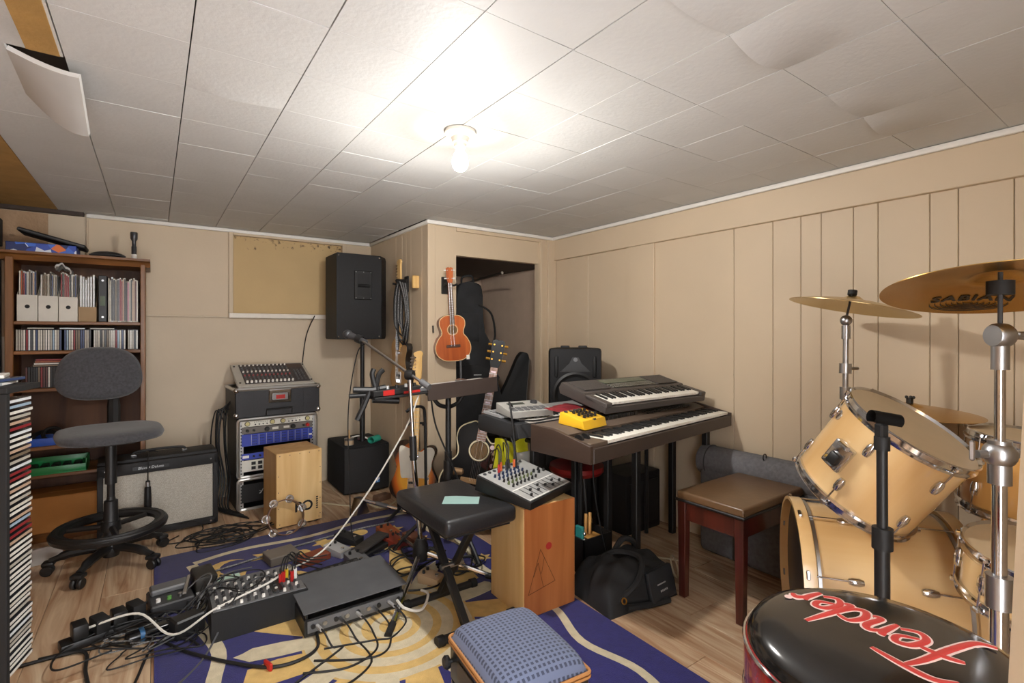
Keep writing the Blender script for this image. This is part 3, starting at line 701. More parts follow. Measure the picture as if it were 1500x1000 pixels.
CRM = mat('cream_panel', '#d8d6cb', .4, noise=.03)
u1 = unit('preamp', 'cream two-channel preamp with round meters in the rack', .572, .042, CRM)
for x in (-.2, -.04, .03, .2):
    b_ = B(); cyl(b_, (x, 0, .021), (x, -.006, .021), .0175, .0165, 20); k_ = obj('meter', b_, BLK, u1); b_ = B(); cyl(b_, (x, -.0055, .021), (x, -.0072, .021), .0135, n=20); obj('dial', b_, mat('meter_dial', '#c7bd86', .4), k_)
b_ = B()
for s in (-.155, .065):
    for k in range(7): knob(b_, s + k * .0135, 0, .029, .003, .005, 6)
    for k in range(4): knob(b_, s + .005 + k * .025, 0, .013, .005, .008, 8)
obj('switches', b_, DGREY, u1, kind='stuff')
u2 = unit('compressor', 'dark grey unit with two big black knobs and a red knob', .524, .045, mat('dark_panel', '#6b6661', .45))
for x, r, m_ in ((-.075, .017, BLK), (.10, .017, BLK), (.20, .014, RED), (-.2, .011, BLK), (-.16, .009, BLK), (.17, .008, BLK)):
    b_ = B(); knob(b_, x, 0, .022, r, .018, 18); obj('knob', b_, m_, u2)
for x0 in (-.04, .035):
    b_ = B(); bx(b_, x0, x0 + .04, -.002, 0, .014, .03); obj('display', b_, CRM, u2)
BLU = mat('blue_panel', '#3b4aa6', .4, noise=.05)
u3 = unit('channel_unit', 'blue eight-channel preamp panel with rows of small knobs', .438, .083, BLU)
b_ = B()
for c in range(8):
    for r in range(4):
        for s in range(3): knob(b_, -.165 + c * .048 + s * .010, 0, .012 + r * .019, .0037, .006, 6)
obj('knobs', b_, mat('dark_blue_knob', '#1c2146', .4), u3, kind='stuff')
for c in range(9):
    b_ = B(); bx(b_, -.176 + c * .048, -.1735 + c * .048, -.0015, 0, .004, .079); obj('divider', b_, SILV, u3)
b_ = B(); bx(b_, .208, .232, -.001, .0, .028, .04); obj('badge', b_, WHT, u3)
u4 = unit('effects_unit', 'blue effects unit half hidden behind the pale cajon', .345, .042, BLU)
b_ = B(); bx(b_, -.23, -.19, -.0015, 0, .012, .03); obj('badge', b_, WHT, u4)
b_ = B(); [knob(b_, -.16 + .04 * k, 0, .021, .008, .01) for k in range(8)]; obj('knobs', b_, BLK, u4, kind='stuff')
u5 = unit('patch_bay', 'white patch bay with black sockets low in the rack', .262, .078, CRM)
b_ = B()
for r in range(2):
    for k in range(9): bx(b_, -.175 + k * .042, -.148 + k * .042, -.003, .001, .012 + r * .032, .034 + r * .032)
obj('sockets', b_, BLK, u5, kind='stuff')
u6 = unit('power_amplifier', 'black power amplifier with a silver mark in the bottom case', .05, .125, BLK)
b_ = B(); tube(b_, [(-.125, -.002, .05), (-.11, -.002, .062), (-.10, -.002, .082)], .0025, smooth=False); tube(b_, [(-.125, -.002, .07), (-.11, -.002, .062), (-.118, -.002, .05)], .0025, smooth=False); obj('emblem', b_, SILV, u6)
# mixer in its flight case on top
fc = thing('mixer_case', 'black flight case with chrome latch carrying the powered mixer', 'flight case', M=RKM @ T((0, -.02, .638)))
b_ = B(); bx(b_, -.28, .28, 0, .37, 0, .19, .006, 1); obj('body', b_, SHELL, fc)
b_ = B(); pts = [(x, y, .196) for x, y in rrect(-.28, .28, 0, .37, .012, 3)]; tube(b_, pts, .012, 6, closed=True, smooth=False); obj('rim', b_, ALU, fc)
for sx_ in (-1, 1):
    for z in (.02, .19):
        b_ = B(); ball(b_, (sx_ * .272, .008, z), .019, n=12); obj('corner_cap', b_, CHR, fc)
    b_ = B(); bx(b_, sx_ * .165, sx_ * .168, -.001, .001, .005, .185); obj('seam', b_, BLK, fc)
b_ = B(); box(b_, (.005, -.004, .138), (.15, .008, .095), .004, 1); la = obj('latch', b_, CHR, fc)
b_ = B(); box(b_, (.005, -.010, .135), (.1, .008, .05), .003, 1); obj('latch_plate', b_, STEEL, la); b_ = B(); box(b_, (.005, -.015, .133), (.06, .003, .028)); obj('red_badge', b_, RED, la)
b_ = B(); tube(b_, [(-.085, -.004, .012), (-.085, -.01, .05), (.085, -.01, .05), (.085, -.004, .012)], .006, 6, smooth=False); obj('handle', b_, BLK, fc)
MXM = RKM @ T((0, .02, .842), rx=math.radians(24))
mxr = thing('mixing_console', 'grey powered mixer with many channel rows sloping in the flight case', 'mixer', M=MXM)
b_ = B(); bx(b_, -.255, .255, 0, .335, -.012, .012, .003, 1); obj('panel', b_, mat('warm_grey_panel', '#b3aea4', .4, noise=.04), mxr)
b_ = B(); bx(b_, -.205, .235, .03, .32, .011, .0135); obj('control_field', b_, mat('dark_mixer_field', '#4b4546', .5, noise=.2, scale=60), mxr)
b_ = B(); bx(b_, .12, .225, .25, .312, .013, .0145); obj('meter_window', b_, mat('maroon_window', '#46302c', .3), mxr)
kw, kg, kr = B(), B(), B()
def kz(bm, x, y, r=.006, h=.012, n=7): lathe(bm, [(r, 0), (r * .8, h), (0, h)], n, T((x, y, .013)))
for c in range(12):
    x = -.19 + c * .0275
    kz(kw, x, .05, .009, .016); kz(kw, x, .302, .006, .01)
    for r in range(7): kz([kg, kg, kr, kg, kw, kg, kg][r], x, .09 + r * .028, .0065)
for c in range(3):
    for r in range(6): kz(kg, .155 + c * .025, .06 + r * .028, .007)
obj('fader_knobs', kw, WHT, mxr, kind='stuff'); obj('knobs', kg, GREY, mxr, kind='stuff'); obj('red_knobs', kr, mat('pink_knob', '#a8555a', .5), mxr, kind='stuff')
for x in (-.235, .245):
    for y in (.05, .3):
        b_ = B(); lathe(b_, [(.007, 0), (.007, .004), (0, .004)], 10, T((x, y, .012))); obj('screw', b_, BLK, mxr)
for k in range(6):
    b_ = B(); x0 = -.29 - .014 * k
    Pn = [(x0 + .05, .14 + .02 * k, .80 - .04 * k), (x0 - .01, .16, .68), (x0 - .025 + .01 * math.sin(k * 2), .12 + .02 * k, .45), (x0 + .005, .14 + .015 * k, .2), (x0 - .02, .06 + .01 * k, .03), (x0 + .03 + .02 * k, -.05 - .03 * k, .008)]
    tube(b_, Pn, .0045 if k % 2 else .006, 6); tag(obj('cable', b_, RUB), 'black cable hanging down the side of the rack stack', 'cable', 'cables beside the rack stack').matrix_world = RKM

# ================================================================ PALE CAJON + TAMBOURINE
BIR = wood('birch_ply', '#c79d62', '#e0c08a', .45, axis=2, scale=10); BIRS = wood('birch_side', '#b98a4f', '#d3ac70', .45, axis=2, scale=10)
cj = thing('cajon', 'pale birch cajon drum with black lettering in front of the rack', 'cajon', (.615, 3.37, 0), math.radians(5))
b_ = B(); bx(b_, 0, .28, .006, .29, .012, .47, .003, 1); obj('box', b_, BIRS, cj)
b_ = B(); bx(b_, .001, .279, 0, .006, .012, .47, .0015, 1); fp = obj('front_plate', b_, BIR, cj)
for x, z in [(.02 + .06 * k, .455) for k in range(5)] + [(.012, .13 + .1 * k) for k in range(3)] + [(.268, .05 + .1 * k) for k in range(4)] + [(.02 + .12 * k, .03) for k in range(3)]:
    b_ = B(); cyl(b_, (x, .001, z), (x, -.001, z), .003, n=8); obj('screw', b_, DGREY, fp)
text('lettering', 'PO', .088, BLK, fp, T((.165, -.0006, .115), rx=PI / 2), spacing=.95, bold=.002)
b_ = B(); [bx(b_, .242, .254, -.0008, .001, .085 + .014 * k, .094 + .014 * k) for k in range(6)]; obj('small_print', b_, BLK, fp, kind='stuff')
for x in (.03, .25):
    for y in (.03, .26):
        b_ = B(); cyl(b_, (x, y, 0), (x, y, .013), .014, n=10); obj('foot', b_, RUB, cj)
tb = thing('tambourine', 'wooden tambourine with silver jingles leaning on the pale cajon', 'tambourine', M=T((.655, 3.255, 0), rz=math.radians(3)) @ Matrix.Rotation(math.radians(-22), 4, 'X') @ Matrix.Translation((0, 0, .106)) @ Matrix.Rotation(PI / 2, 4, 'X'))
b_ = B(); lathe(b_, [(.099, -.02), (.105, -.02), (.105, .02), (.099, .02), (.099, -.02)], 48); obj('frame', b_, wood('dark_hoop', '#4a2c1a', '#7a5236', .35, axis=2), tb)
for k in range(7):
    a = 2 * PI * k / 7 + .35; c, s = math.cos(a), math.sin(a)
    for dz in (-.005, .005):
        b_ = B(); lathe(b_, [(0, -.002), (.008, .0015), (.024, 0), (.024, -.0008), (.008, -.0015)], 16, T((.108 * c, .108 * s, dz), rz=a)); obj('jingle', b_, CHR, tb)

# ================================================================ SUBWOOFER + PA SPEAKER
GRI = mat('perforated_grille', '#1a1a1c', .5, noise=.3, scale=160, bump=.6, bscale=500)
sb = thing('subwoofer', 'black carpeted subwoofer with a blue badge in the wall corner', 'speaker', (1.345, 3.97, 0))
b_ = B(); bx(b_, -.19, .165, -.19, .26, .006, .365, .012, 2); obj('cabinet', b_, mat('black_carpet', '#19191b', .95, noise=.2, scale=120, bump=.5, bscale=400), sb)
b_ = B(); grid(b_, lambda u, v: Vector((-.185 + .345 * u, -.192 - .022 * math.sin(PI * u) ** .6, .02 + .33 * v)), 12, 2)
r = bmesh.ops.extrude_face_region(b_, geom=b_.faces[:]); bmesh.ops.translate(b_, vec=(0, .012, 0), verts=[v for v in r['geom'] if isinstance(v, bmesh.types.BMVert)]); gr = obj('grille', b_, GRI, sb)
b_ = B(); box(b_, (.06, -.213, .09), (.034, .004, .04), .002, 1); bd = obj('badge', b_, mat('blue_badge', '#2f6fb5', .4), gr)
b_ = B(); tube(b_, [(.048, -.216, .104), (.06, -.216, .092), (.06, -.216, .078)], .003, smooth=False); tube(b_, [(.074, -.216, .104), (.06, -.216, .092)], .003, smooth=False); obj('mark', b_, WHT, bd)
for x in (-.15, .13):
    for y in (-.15, .2):
        b_ = B(); cyl(b_, (x, y, 0), (x, y, .008), .016, n=10); obj('foot', b_, RUB, sb)
pa = thing('pole_speaker', 'large black PA speaker with a side handle on a pole above the subwoofer', 'speaker', (1.30, 3.90, 1.175))
b_ = B(); prism(b_, [(-.205, -.14), (.135, -.14), (.205, -.05), (.205, .15), (-.205, .15)], 0, .645, bev=.01); obj('cabinet', b_, TOLEX, pa)
b_ = B(); prism(b_, [(.142, -.134), (.209, -.047), (.206, -.044), (.139, -.131)], .02, .625); obj('grille', b_, GRI, pa)
b_ = B(); bx(b_, -.075, .06, -.148, -.138, .30, .52, .004, 1); hp = obj('handle_plate', b_, BLK, pa)
b_ = B(); bx(b_, -.052, .04, -.1495, -.147, .33, .495); obj('recess', b_, RUB, hp); b_ = B(); tube(b_, [(-.052, -.152, .405), (.04, -.152, .405)], .012, smooth=False); obj('grip', b_, BLK, hp)
b_ = B(); [cyl(b_, (x, -.147, z), (x, -.151, z), .0035, n=6) for x in (-.064, -.006, .05) for z in (.312, .508)]; obj('screws', b_, STEEL, hp, kind='stuff')
for x in (-.19, .12):
    for z in (.02, .625):
        b_ = B(); ball(b_, (x, -.137, z), .008, n=10); obj('corner_screw', b_, CHR, pa)
po = thing('speaker_pole', 'black metal pole rising from the subwoofer to the PA speaker', 'pole', (1.345, 3.93, .366))
b_ = B(); cyl(b_, (0, 0, 0), (0, 0, .40), .021, n=16); obj('lower_tube', b_, BLK, po); b_ = B(); cyl(b_, (0, 0, .38), (0, 0, .806), .0165, n=16); obj('upper_tube', b_, BLK, po)
b_ = B(); cyl(b_, (0, 0, .37), (0, 0, .42), .027, n=16); cl = obj('collar', b_, RUB, po); b_ = B(); cyl(b_, (0, 0, .395), (-.05, -.02, .395), .007, n=8); obj('clamp_screw', b_, BLK, cl)
# things on the subwoofer
t = thing('wax_pot', 'small round tin with a wooden stick standing on the subwoofer', 'tin', (1.215, 3.85, .366))
b_ = B(); lathe(b_, [(0, 0), (.034, 0), (.034, .042), (.036, .045), (.036, .052), (0, .052)], 22); obj('tin', b_, mat('pewter', '#8f8c88', .4, .5), t)
b_ = B(); lathe(b_, [(.0345, .006), (.0352, .006), (.0352, .036), (.0345, .036)], 22); obj('label_band', b_, mat('tan_band', '#b9a184', .6), t)
b_ = B(); cyl(b_, (0, 0, .05), (-.004, 0, .115), .009, .007, 10); obj('stick', b_, wood('pale_stick', '#c59a61', '#dcb780', .5, axis=2), t)
t = thing('drink_sleeve', 'teal foam can sleeve lying on its side on the subwoofer', 'sleeve', M=T((1.405, 3.82, .394), rz=math.radians(35)) @ Matrix.Rotation(PI / 2, 4, 'Y'))
b_ = B(); lathe(b_, [(.027, -.05), (.03, -.05), (.03, .045), (.0, .045), (0, .042), (.027, .042), (.027, -.05)], 24, sx=.85); obj('sleeve', b_, mat('teal_foam', '#2fa58d', .7, noise=.08), t)
b_ = B(); box(b_, (0, 0, .006), (.14, .07, .012), .003, 1); tag(obj('harmonica_case', b_, mat('maroon_case', '#5b1f2a', .4)), 'flat maroon case lying behind the teal sleeve on the subwoofer', 'case').matrix_world = T((1.40, 3.99, .366), rz=-.3)
b_ = B(); tube(b_, [(1.22, 3.95, .372), (1.27, 4.0, .385), (1.34, 3.98, .40), (1.385, 3.9, .382), (1.39, 3.86, .372)], .006); tag(obj('cable', b_, WHT), 'white cable looping over the top of the subwoofer', 'cable')

# ================================================================ GUITARS
def outline(pts, k=8): return [(p.x, p.y) for p in crom([(a, b, 0) for a, b in pts], k, True)]
XZ = Matrix(((1, 0, 0, 0), (0, 0, -1, 0), (0, 1, 0, 0), (0, 0, 0, 1)))     # outline (x, z) extruded towards -y
MAPLE = wood('maple_neck', '#cfa05a', '#e6c485', .35, axis=2, scale=20, coat=.3)
ROSE = wood('rosewood', '#3a2118', '#5b3827', .45, axis=2, scale=25)
TELE = [(0, 0), (.09, .008), (.15, .06), (.157, .13), (.125, .2), (.12, .245), (.145, .31), (.13, .355), (.085, .355), (.045, .325), (.03, .325), (.0, .36), (-.03, .385), (-.09, .388), (-.135, .34), (-.133, .28), (-.115, .22), (-.13, .16), (-.157, .1), (-.14, .045), (-.08, .006)]
def sunburst(name, c1, c2, c3, cx=0, cz=.17, rx=.15, rz=.21):
    m_ = mat(name, c1, .2, noise=0, coat=.6); N = m_.node_tree.nodes; L = m_.node_tree.links
    tcn = N.new('ShaderNodeTexCoord'); mp = N.new('ShaderNodeMapping'); mp.inputs['Location'].default_value = (-cx / rx, 0, -cz / rz); mp.inputs['Scale'].default_value = (1 / rx, 0, 1 / rz)
    L.new(tcn.outputs['Object'], mp.inputs[0]); g = N.new('ShaderNodeTexGradient'); g.gradient_type = 'SPHERICAL'; L.new(mp.outputs[0], g.inputs[0])
    rp = N.new('ShaderNodeValToRGB'); e = rp.color_ramp.elements; e[0].position = .0; e[0].color = (*lin(c3), 1); e[1].position = .42; e[1].color = (*lin(c1), 1); q = e.new(.2); q.color = (*lin(c2), 1)
    L.new(g.outputs[0], rp.inputs[0]); L.new(rp.outputs[0], N['Principled BSDF'].inputs['Base Color']); return m_
def electric(t, body_m, fret_m, guard=True, th=.045):
    b_ = B(); prism(b_, outline(TELE, 5), 0, th, XZ, bev=.004); bo = obj('body', b_, mat('gloss_black_edge', '#151312', .2, coat=.6), t)
    b_ = B(); prism(b_, [(x * .985, .003 + z * .985) for x, z in outline(TELE, 5)], th, th + .0012, XZ); obj('body_top', b_, body_m, t)
    y = -th - .0012
    if guard:
        g = [(.045, .15), (.09, .155), (.115, .21), (.118, .25), (.135, .31), (.12, .34), (.085, .342), (.05, .318), (.03, .318), (-.028, .335), (-.09, .355), (-.1, .30), (-.09, .22), (-.08, .155), (-.045, .15)]
        b_ = B(); prism(b_, outline(g, 4), th + .0012, th + .003, XZ); obj('pickguard', b_, mat('parchment', '#ddd9cc', .35), t)
        b_ = B(); box(b_, (.09, y - .001, .10), (.026, .002, .12), .001, 1); cpn = obj('control_plate', b_, CHR, t)
        for z in (.06, .10, .145):
            b_ = B(); cyl(b_, (.09, y, z), (.09, y - .016, z), .009, .008, 14); obj('knob', b_, CHR if z < .14 else BLK, cpn)
    b_ = B(); box(b_, (0, y - .002, .105), (.075, .004, .085), .001, 1); br = obj('bridge', b_, CHR, t)
    b_ = B(); box(b_, (0, y - .005, .12), (.06, .005, .016), .002, 1, T((0, 0, 0)) ); obj('bridge_pickup', b_, BLK, br)
    for k in range(3):
        b_ = B(); cyl(b_, (-.02 + .02 * k, y - .006, .07), (-.02 + .02 * k, y - .006, .09), .005, n=8); obj('saddle', b_, CHR, br)
    b_ = B(); box(b_, (0, y - .005, .285), (.06, .008, .018), .006, 2); obj('neck_pickup', b_, CHR, t)
    yn = y - .004
    b_ = B(); prism(b_, [(-.028, .30), (.028, .30), (.021, .785), (-.021, .785)], th - .016, -yn, XZ); nk = obj('neck', b_, MAPLE, t)
    b_ = B(); prism(b_, [(-.028, .305), (.028, .305), (.021, .78), (-.021, .78)], -yn, -yn + .004, XZ); fb_ = obj('fretboard', b_, fret_m, t)
    for k in range(21):
        z = .10 + .68 * 2 ** (-(k + 1) / 12) 
        if z < .31: break
        b_ = B(); box(b_, (0, yn - .0045, z), (.05 - .012 * (z - .3) / .48, .0014, .0022)); obj('fret', b_, STEEL, fb_)
    hs = [(-.021, .785), (.021, .785), (.03, .83), (.028, .93), (.034, .955), (.02, .975), (-.012, .97), (-.03, .955), (-.018, .925), (-.034, .84)]
    b_ = B(); prism(b_, outline(hs, 4), th - .012, th + .003, XZ); h_ = obj('headstock', b_, MAPLE, t)
    for k in range(6):
        z = .82 + .022 * k
        b_ = B(); cyl(b_, (-.012, -th - .003, z), (-.012, -th - .014, z), .0045, n=8); cyl(b_, (-.03, -th + .004, z), (-.05, -th + .004, z), .005, n=8); obj('tuner', b_, CHR, h_)
    b_ = B()
    for k in range(6): cyl(b_, ((k - 2.5) * .0095, y - .013, .075), ((k - 2.5) * .0068, yn - .006, .79), .0006, n=4)
    obj('strings', b_, STEEL, t, kind='stuff')
# sunburst electric on a floor stand
eg = thing('electric_guitar', 'sunburst electric guitar with a cream pickguard standing on the floor', 'guitar', M=T((1.38, 3.03, .13), rz=math.radians(-40)) @ Matrix.Rotation(math.radians(-8), 4, 'X'))
electric(eg, sunburst('sunburst', '#e8a934', '#c8621c', '#20100a'), MAPLE)
def guitar_stand(label, M):
    s = thing('guitar_stand', label, 'guitar stand', M=M)
    b_ = B(); cyl(b_, (0, .1, .02), (0, .06, .62), .012, n=10); obj('post', b_, BLK, s)
    for sx_ in (-1, 1):
        b_ = B(); tube(b_, [(0, .09, .3), (sx_ * .1, .02, .08), (sx_ * .17, -.1, .012)], .011); obj('leg', b_, BLK, s)
        b_ = B(); tube(b_, [(0, .09, .15), (sx_ * .08, .03, .105), (sx_ * .09, -.07, .10), (sx_ * .09, -.085, .13)], .008); obj('cradle', b_, RUB, s)
    b_ = B(); tube(b_, [(0, .1, .2), (0, .16, .1), (0, .23, .012)], .011); obj('leg', b_, BLK, s)
    b_ = B(); tube(b_, [(-.05, 0.0, .62), (-.05, .05, .62), (.05, .05, .62), (.05, 0.0, .62)], .008); obj('yoke', b_, RUB, s)
guitar_stand('black tubular stand behind the sunburst electric guitar', T((1.38, 3.03, 0), rz=math.radians(-40)) @ T((0, .03, 0)))
# natural electric hung on the closet side wall
hg = thing('electric_guitar', 'tan and black electric guitar hung on the panelled closet side', 'guitar', M=T((1.515, 3.50, .79), rz=math.radians(-90)))
electric(hg, mat('butterscotch', '#b3894e', .3, coat=.3), wood('dark_fretboard', '#2d211d', '#4a3a33', .4, axis=2), guard=False)
def hanger(label, loc, rz):
    h = thing('guitar_hanger', label, 'wall hanger', loc, rz)
    b_ = B(); bx(b_, -.03, .03, 0, .014, -.06, .06, .004, 1); obj('plate', b_, BLK, h)
    b_ = B(); cyl(b_, (0, 0, 0), (0, -.055, .0), .007, n=10); obj('arm', b_, BLK, h)
    for s in (-1, 1):
        b_ = B(); tube(b_, [(0, -.05, 0), (s * .035, -.055, -.002), (s * .04, -.085, .004)], .008); obj('prong', b_, RUB, h)
hanger('black wall hanger holding the tan and black guitar', (1.525, 3.50, 1.585), math.radians(-90))
# cable bundle on a pale wooden peg
b_ = B(); box(b_, (1.512, 3.30, 1.585), (.05, .022, .09), .004, 1); tag(obj('wooden_peg', b_, MAPLE), 'pale maple peg on the closet side above the hanging cables', 'peg')
for k in range(7):
    b_ = B(); q = random.Random(k); wv = .05 + .008 * k; zb = 1.14 + .03 * (k % 4); yc = 3.36 + .008 * k
    Pn = [(1.46 - .006 * k, yc - .01, 1.59), (1.465 - .005 * k, yc - wv * .7, 1.48), (1.465 - .004 * k, yc - wv, 1.32), (1.465 - .004 * k, yc - wv * .6, zb + .04), (1.46, yc + .01 * (k % 3), zb), (1.462 - .004 * k, yc + wv * .7, zb + .06), (1.46 - .004 * k, yc + wv, 1.34), (1.46 - .006 * k, yc + wv * .6, 1.5)]
    tube(b_, Pn, .0055, 7, closed=True); tag(obj('cable', b_, mat('black_white_braid', '#2b2b2d', .6, noise=.4, scale=180, col2='#8d8d8d') if k % 2 else RUB), ('speckled braided' if k % 2 else 'plain black') + ' cable loop hung in the bundle on the closet side', 'cable', 'cable bundle on the closet side')
b_ = B(); tube(b_, [(1.47, 3.52, 1.60), (1.44, 3.46, 1.605), (1.44, 3.38, 1.595), (1.46, 3.32, 1.59)], .012); tag(obj('cable_wrap', b_, BLK2), 'black cloth wrap tying the cable bundle to the guitar neck', 'strap')

# acoustic shape, shared by the black guitar and the ukulele
def acoustic(t, S, top_m, side_m, bind_m, neck_m, fret_m, head_m, cut=False, nstr=6, guard=None, depth=.10, hole_z=.345, nl=1.0):
    """S scales a guitar of body length .5; z up along the neck, front towards -y"""
    O = [(0, 0), (.11, .012), (.185, .075), (.2, .16), (.165, .245), (.125, .295), (.125, .34), (.145, .4), (.135, .46), (.08, .5), (.03, .505), (-.03, .505), (-.08, .5), (-.135, .46), (-.145, .4), (-.125, .34), (-.125, .295), (-.165, .245), (-.2, .16), (-.185, .075), (-.11, .012)]
    if cut: O[6:11] = [(.122, .34), (.135, .385), (.145, .425), (.11, .425), (.06, .40)]; 
    O = outline([(x * S, z * S) for x, z in O], 5); D = depth * S / .5 * .5 if False else depth * S
    b_ = B(); prism(b_, O, 0, D, XZ); bo = obj('body', b_, side_m, t)
    b_ = B(); prism(b_, [(x * .985, z * .985 + .003 * S) for x, z in O], D, D + .002 * S, XZ); obj('soundboard', b_, top_m, t)
    b_ = B(); tube(b_, [(x, -D, z) for x, z in O], .0035 * S + .0008, 6, closed=True, smooth=False); obj('binding', b_, bind_m, t)
    yf = -D - .002 * S
    b_ = B(); cyl(b_, (0, yf, hole_z * S), (0, yf - .0006, hole_z * S), .05 * S, n=28); obj('sound_hole', b_, mat('hole_dark', '#6b5233' if cut else '#1c110c', .8), t)
    b_ = B(); torus(b_, .058 * S, .005 * S, T((0, yf - .0003, hole_z * S), rx=PI / 2)); obj('rosette', b_, bind_m, t)
    if guard:
        g = [(.02, .27), (.07, .235), (.12, .24), (.13, .30), (.105, .36), (.09, .40), (.06, .385), (.066, .34), (.05, .30)]
        b_ = B(); prism(b_, outline([(x * S, z * S) for x, z in g], 4), -yf, -yf + .0012, XZ); gd = obj('pickguard', b_, guard, t)
        for gx, gz in ((.09, .27), (.1, .31), (.085, .345), (.075, .375)):
            b_ = B(); cyl(b_, (gx * S, yf - .001, gz * S), (gx * S, yf - .0022, gz * S), .014 * S, n=10); obj('flower_inlay', b_, mat('pearl_inlay', '#e2c9cf', .3), gd)
    b_ = B(); box(b_, (0, yf - .005 * S, .165 * S), (.16 * S, .01 * S, .032 * S), .004 * S, 1); obj('bridge', b_, ROSE if not cut else mat('amber_bridge', '#8a6a45', .4), t)
    z0, z1 = .40 * S, (.505 + .36 * nl) * S
    b_ = B(); prism(b_, [(-.027 * S, .5 * S), (.027 * S, .5 * S), (.022 * S, z1), (-.022 * S, z1)], D - .028 * S, D + .002 * S, XZ); nk = obj('neck', b_, neck_m, t)
    b_ = B(); prism(b_, [(-.028 * S, z0), (.028 * S, z0), (.022 * S, z1), (-.022 * S, z1)], D + .002 * S, D + .007 * S, XZ); fb_ = obj('fretboard', b_, fret_m, t)
    sc_ = z1 - .165 * S
    for k in range(18):
        z = .165 * S + sc_ * 2 ** (-(k + 1) / 12)
        if z < z0 + .004: break
        b_ = B(); box(b_, (0, yf - .0075 * S, z), (.05 * S, .0014, .0024 * S)); obj('fret', b_, STEEL, fb_)
        if cut and k in (0, 2, 4, 6, 8, 11, 14):
            b_ = B(); box(b_, (0, yf - .0055 * S, z + .012 * S), (.03, .001, .011)); obj('inlay', b_, MATS['pearl_inlay'] if 'pearl_inlay' in MATS else WHT, fb_)
    hs = [(-.022, 0), (.022, 0), (.035, .04), (.04, .13), (.038, .165), (.015, .175), (0, .168), (-.015, .175), (-.038, .165), (-.04, .13), (-.035, .04)]
    b_ = B(); prism(b_, [(x * S, z1 + z * S) for x, z in hs], D - .016 * S, D, XZ); hd = obj('headstock', b_, head_m, t)
    n2 = nstr // 2
    for s in (-1, 1):
        for k in range(n2):
            z = z1 + (.05 + .1 * k / max(1, n2 - 1) * .9) * S
            b_ = B(); cyl(b_, (s * .024 * S, -D, z), (s * .024 * S, -D - .012 * S, z), .005 * S, n=8); cyl(b_, (s * .036 * S, -D + .008 * S, z), (s * .062 * S, -D + .008 * S, z), .008 * S, n=8); obj('tuner', b_, GOLD if cut else WHT, hd)
    b_ = B()
    for k in range(nstr): cyl(b_, ((k - (nstr - 1) / 2) * .05 * S / (nstr - 1), yf - .012 * S, .165 * S), ((k - (nstr - 1) / 2) * .036 * S / (nstr - 1), yf - .008 * S, z1), .0006, n=4)
    obj('strings', b_, STEEL, t, kind='stuff')
GBL = mat('gloss_black', '#0b0b0c', .3, spec=.2, noise=.05); CRB = mat('cream_binding', '#ddd0ae', .4)
ag = thing('acoustic_guitar', 'black acoustic cutaway guitar with cream binding and flowered pickguard', 'guitar', M=T((1.555, 2.62, .17), rz=math.radians(-36)) @ Matrix.Rotation(math.radians(-9), 4, 'X') @ Matrix.Rotation(math.radians(10), 4, 'Y'))
acoustic(ag, 1.0, GBL, GBL, CRB, ROSE, wood('fret_brown', '#6e4a38', '#97705a', .4, axis=2), GBL, cut=True, guard=mat('tortoise', '#4a1518', .25, noise=.3, scale=60), nl=.95)
guitar_stand('black tubular stand under the black acoustic guitar', T((1.56, 2.66, 0), rz=math.radians(-36)) @ T((0, .045, 0)))
uk = thing('ukulele', 'brown mahogany ukulele hung on the closet post', 'ukulele', M=T((1.70, 3.12, 1.03), rz=math.radians(-14)) @ Matrix.Rotation(math.radians(-3), 4, 'Y'))
MAH = wood('mahogany_top', '#8e3c14', '#c2662e', .3, axis=2, scale=16, coat=.4)
acoustic(uk, .62, MAH, wood('mahogany_side', '#6d2c10', '#94451c', .3, axis=2, coat=.3), mat('pale_binding', '#d8b98a', .4), MAH, wood('uke_fret', '#5a4436', '#7c6858', .4, axis=2), MAH, nstr=4, depth=.13, nl=1.0)
b_ = B(); bx(b_, -.1275, -.124, -.06, -.02, .20, .25); p_ = obj('preamp', b_, BLK, uk)
b_ = B(); box(b_, (.10, -.084, .02), (.022, .001, .03)); obj('tag', b_, WHT, uk)
hanger('dark wall hanger holding the brown ukulele', (1.665, 3.134, 1.555), 0)

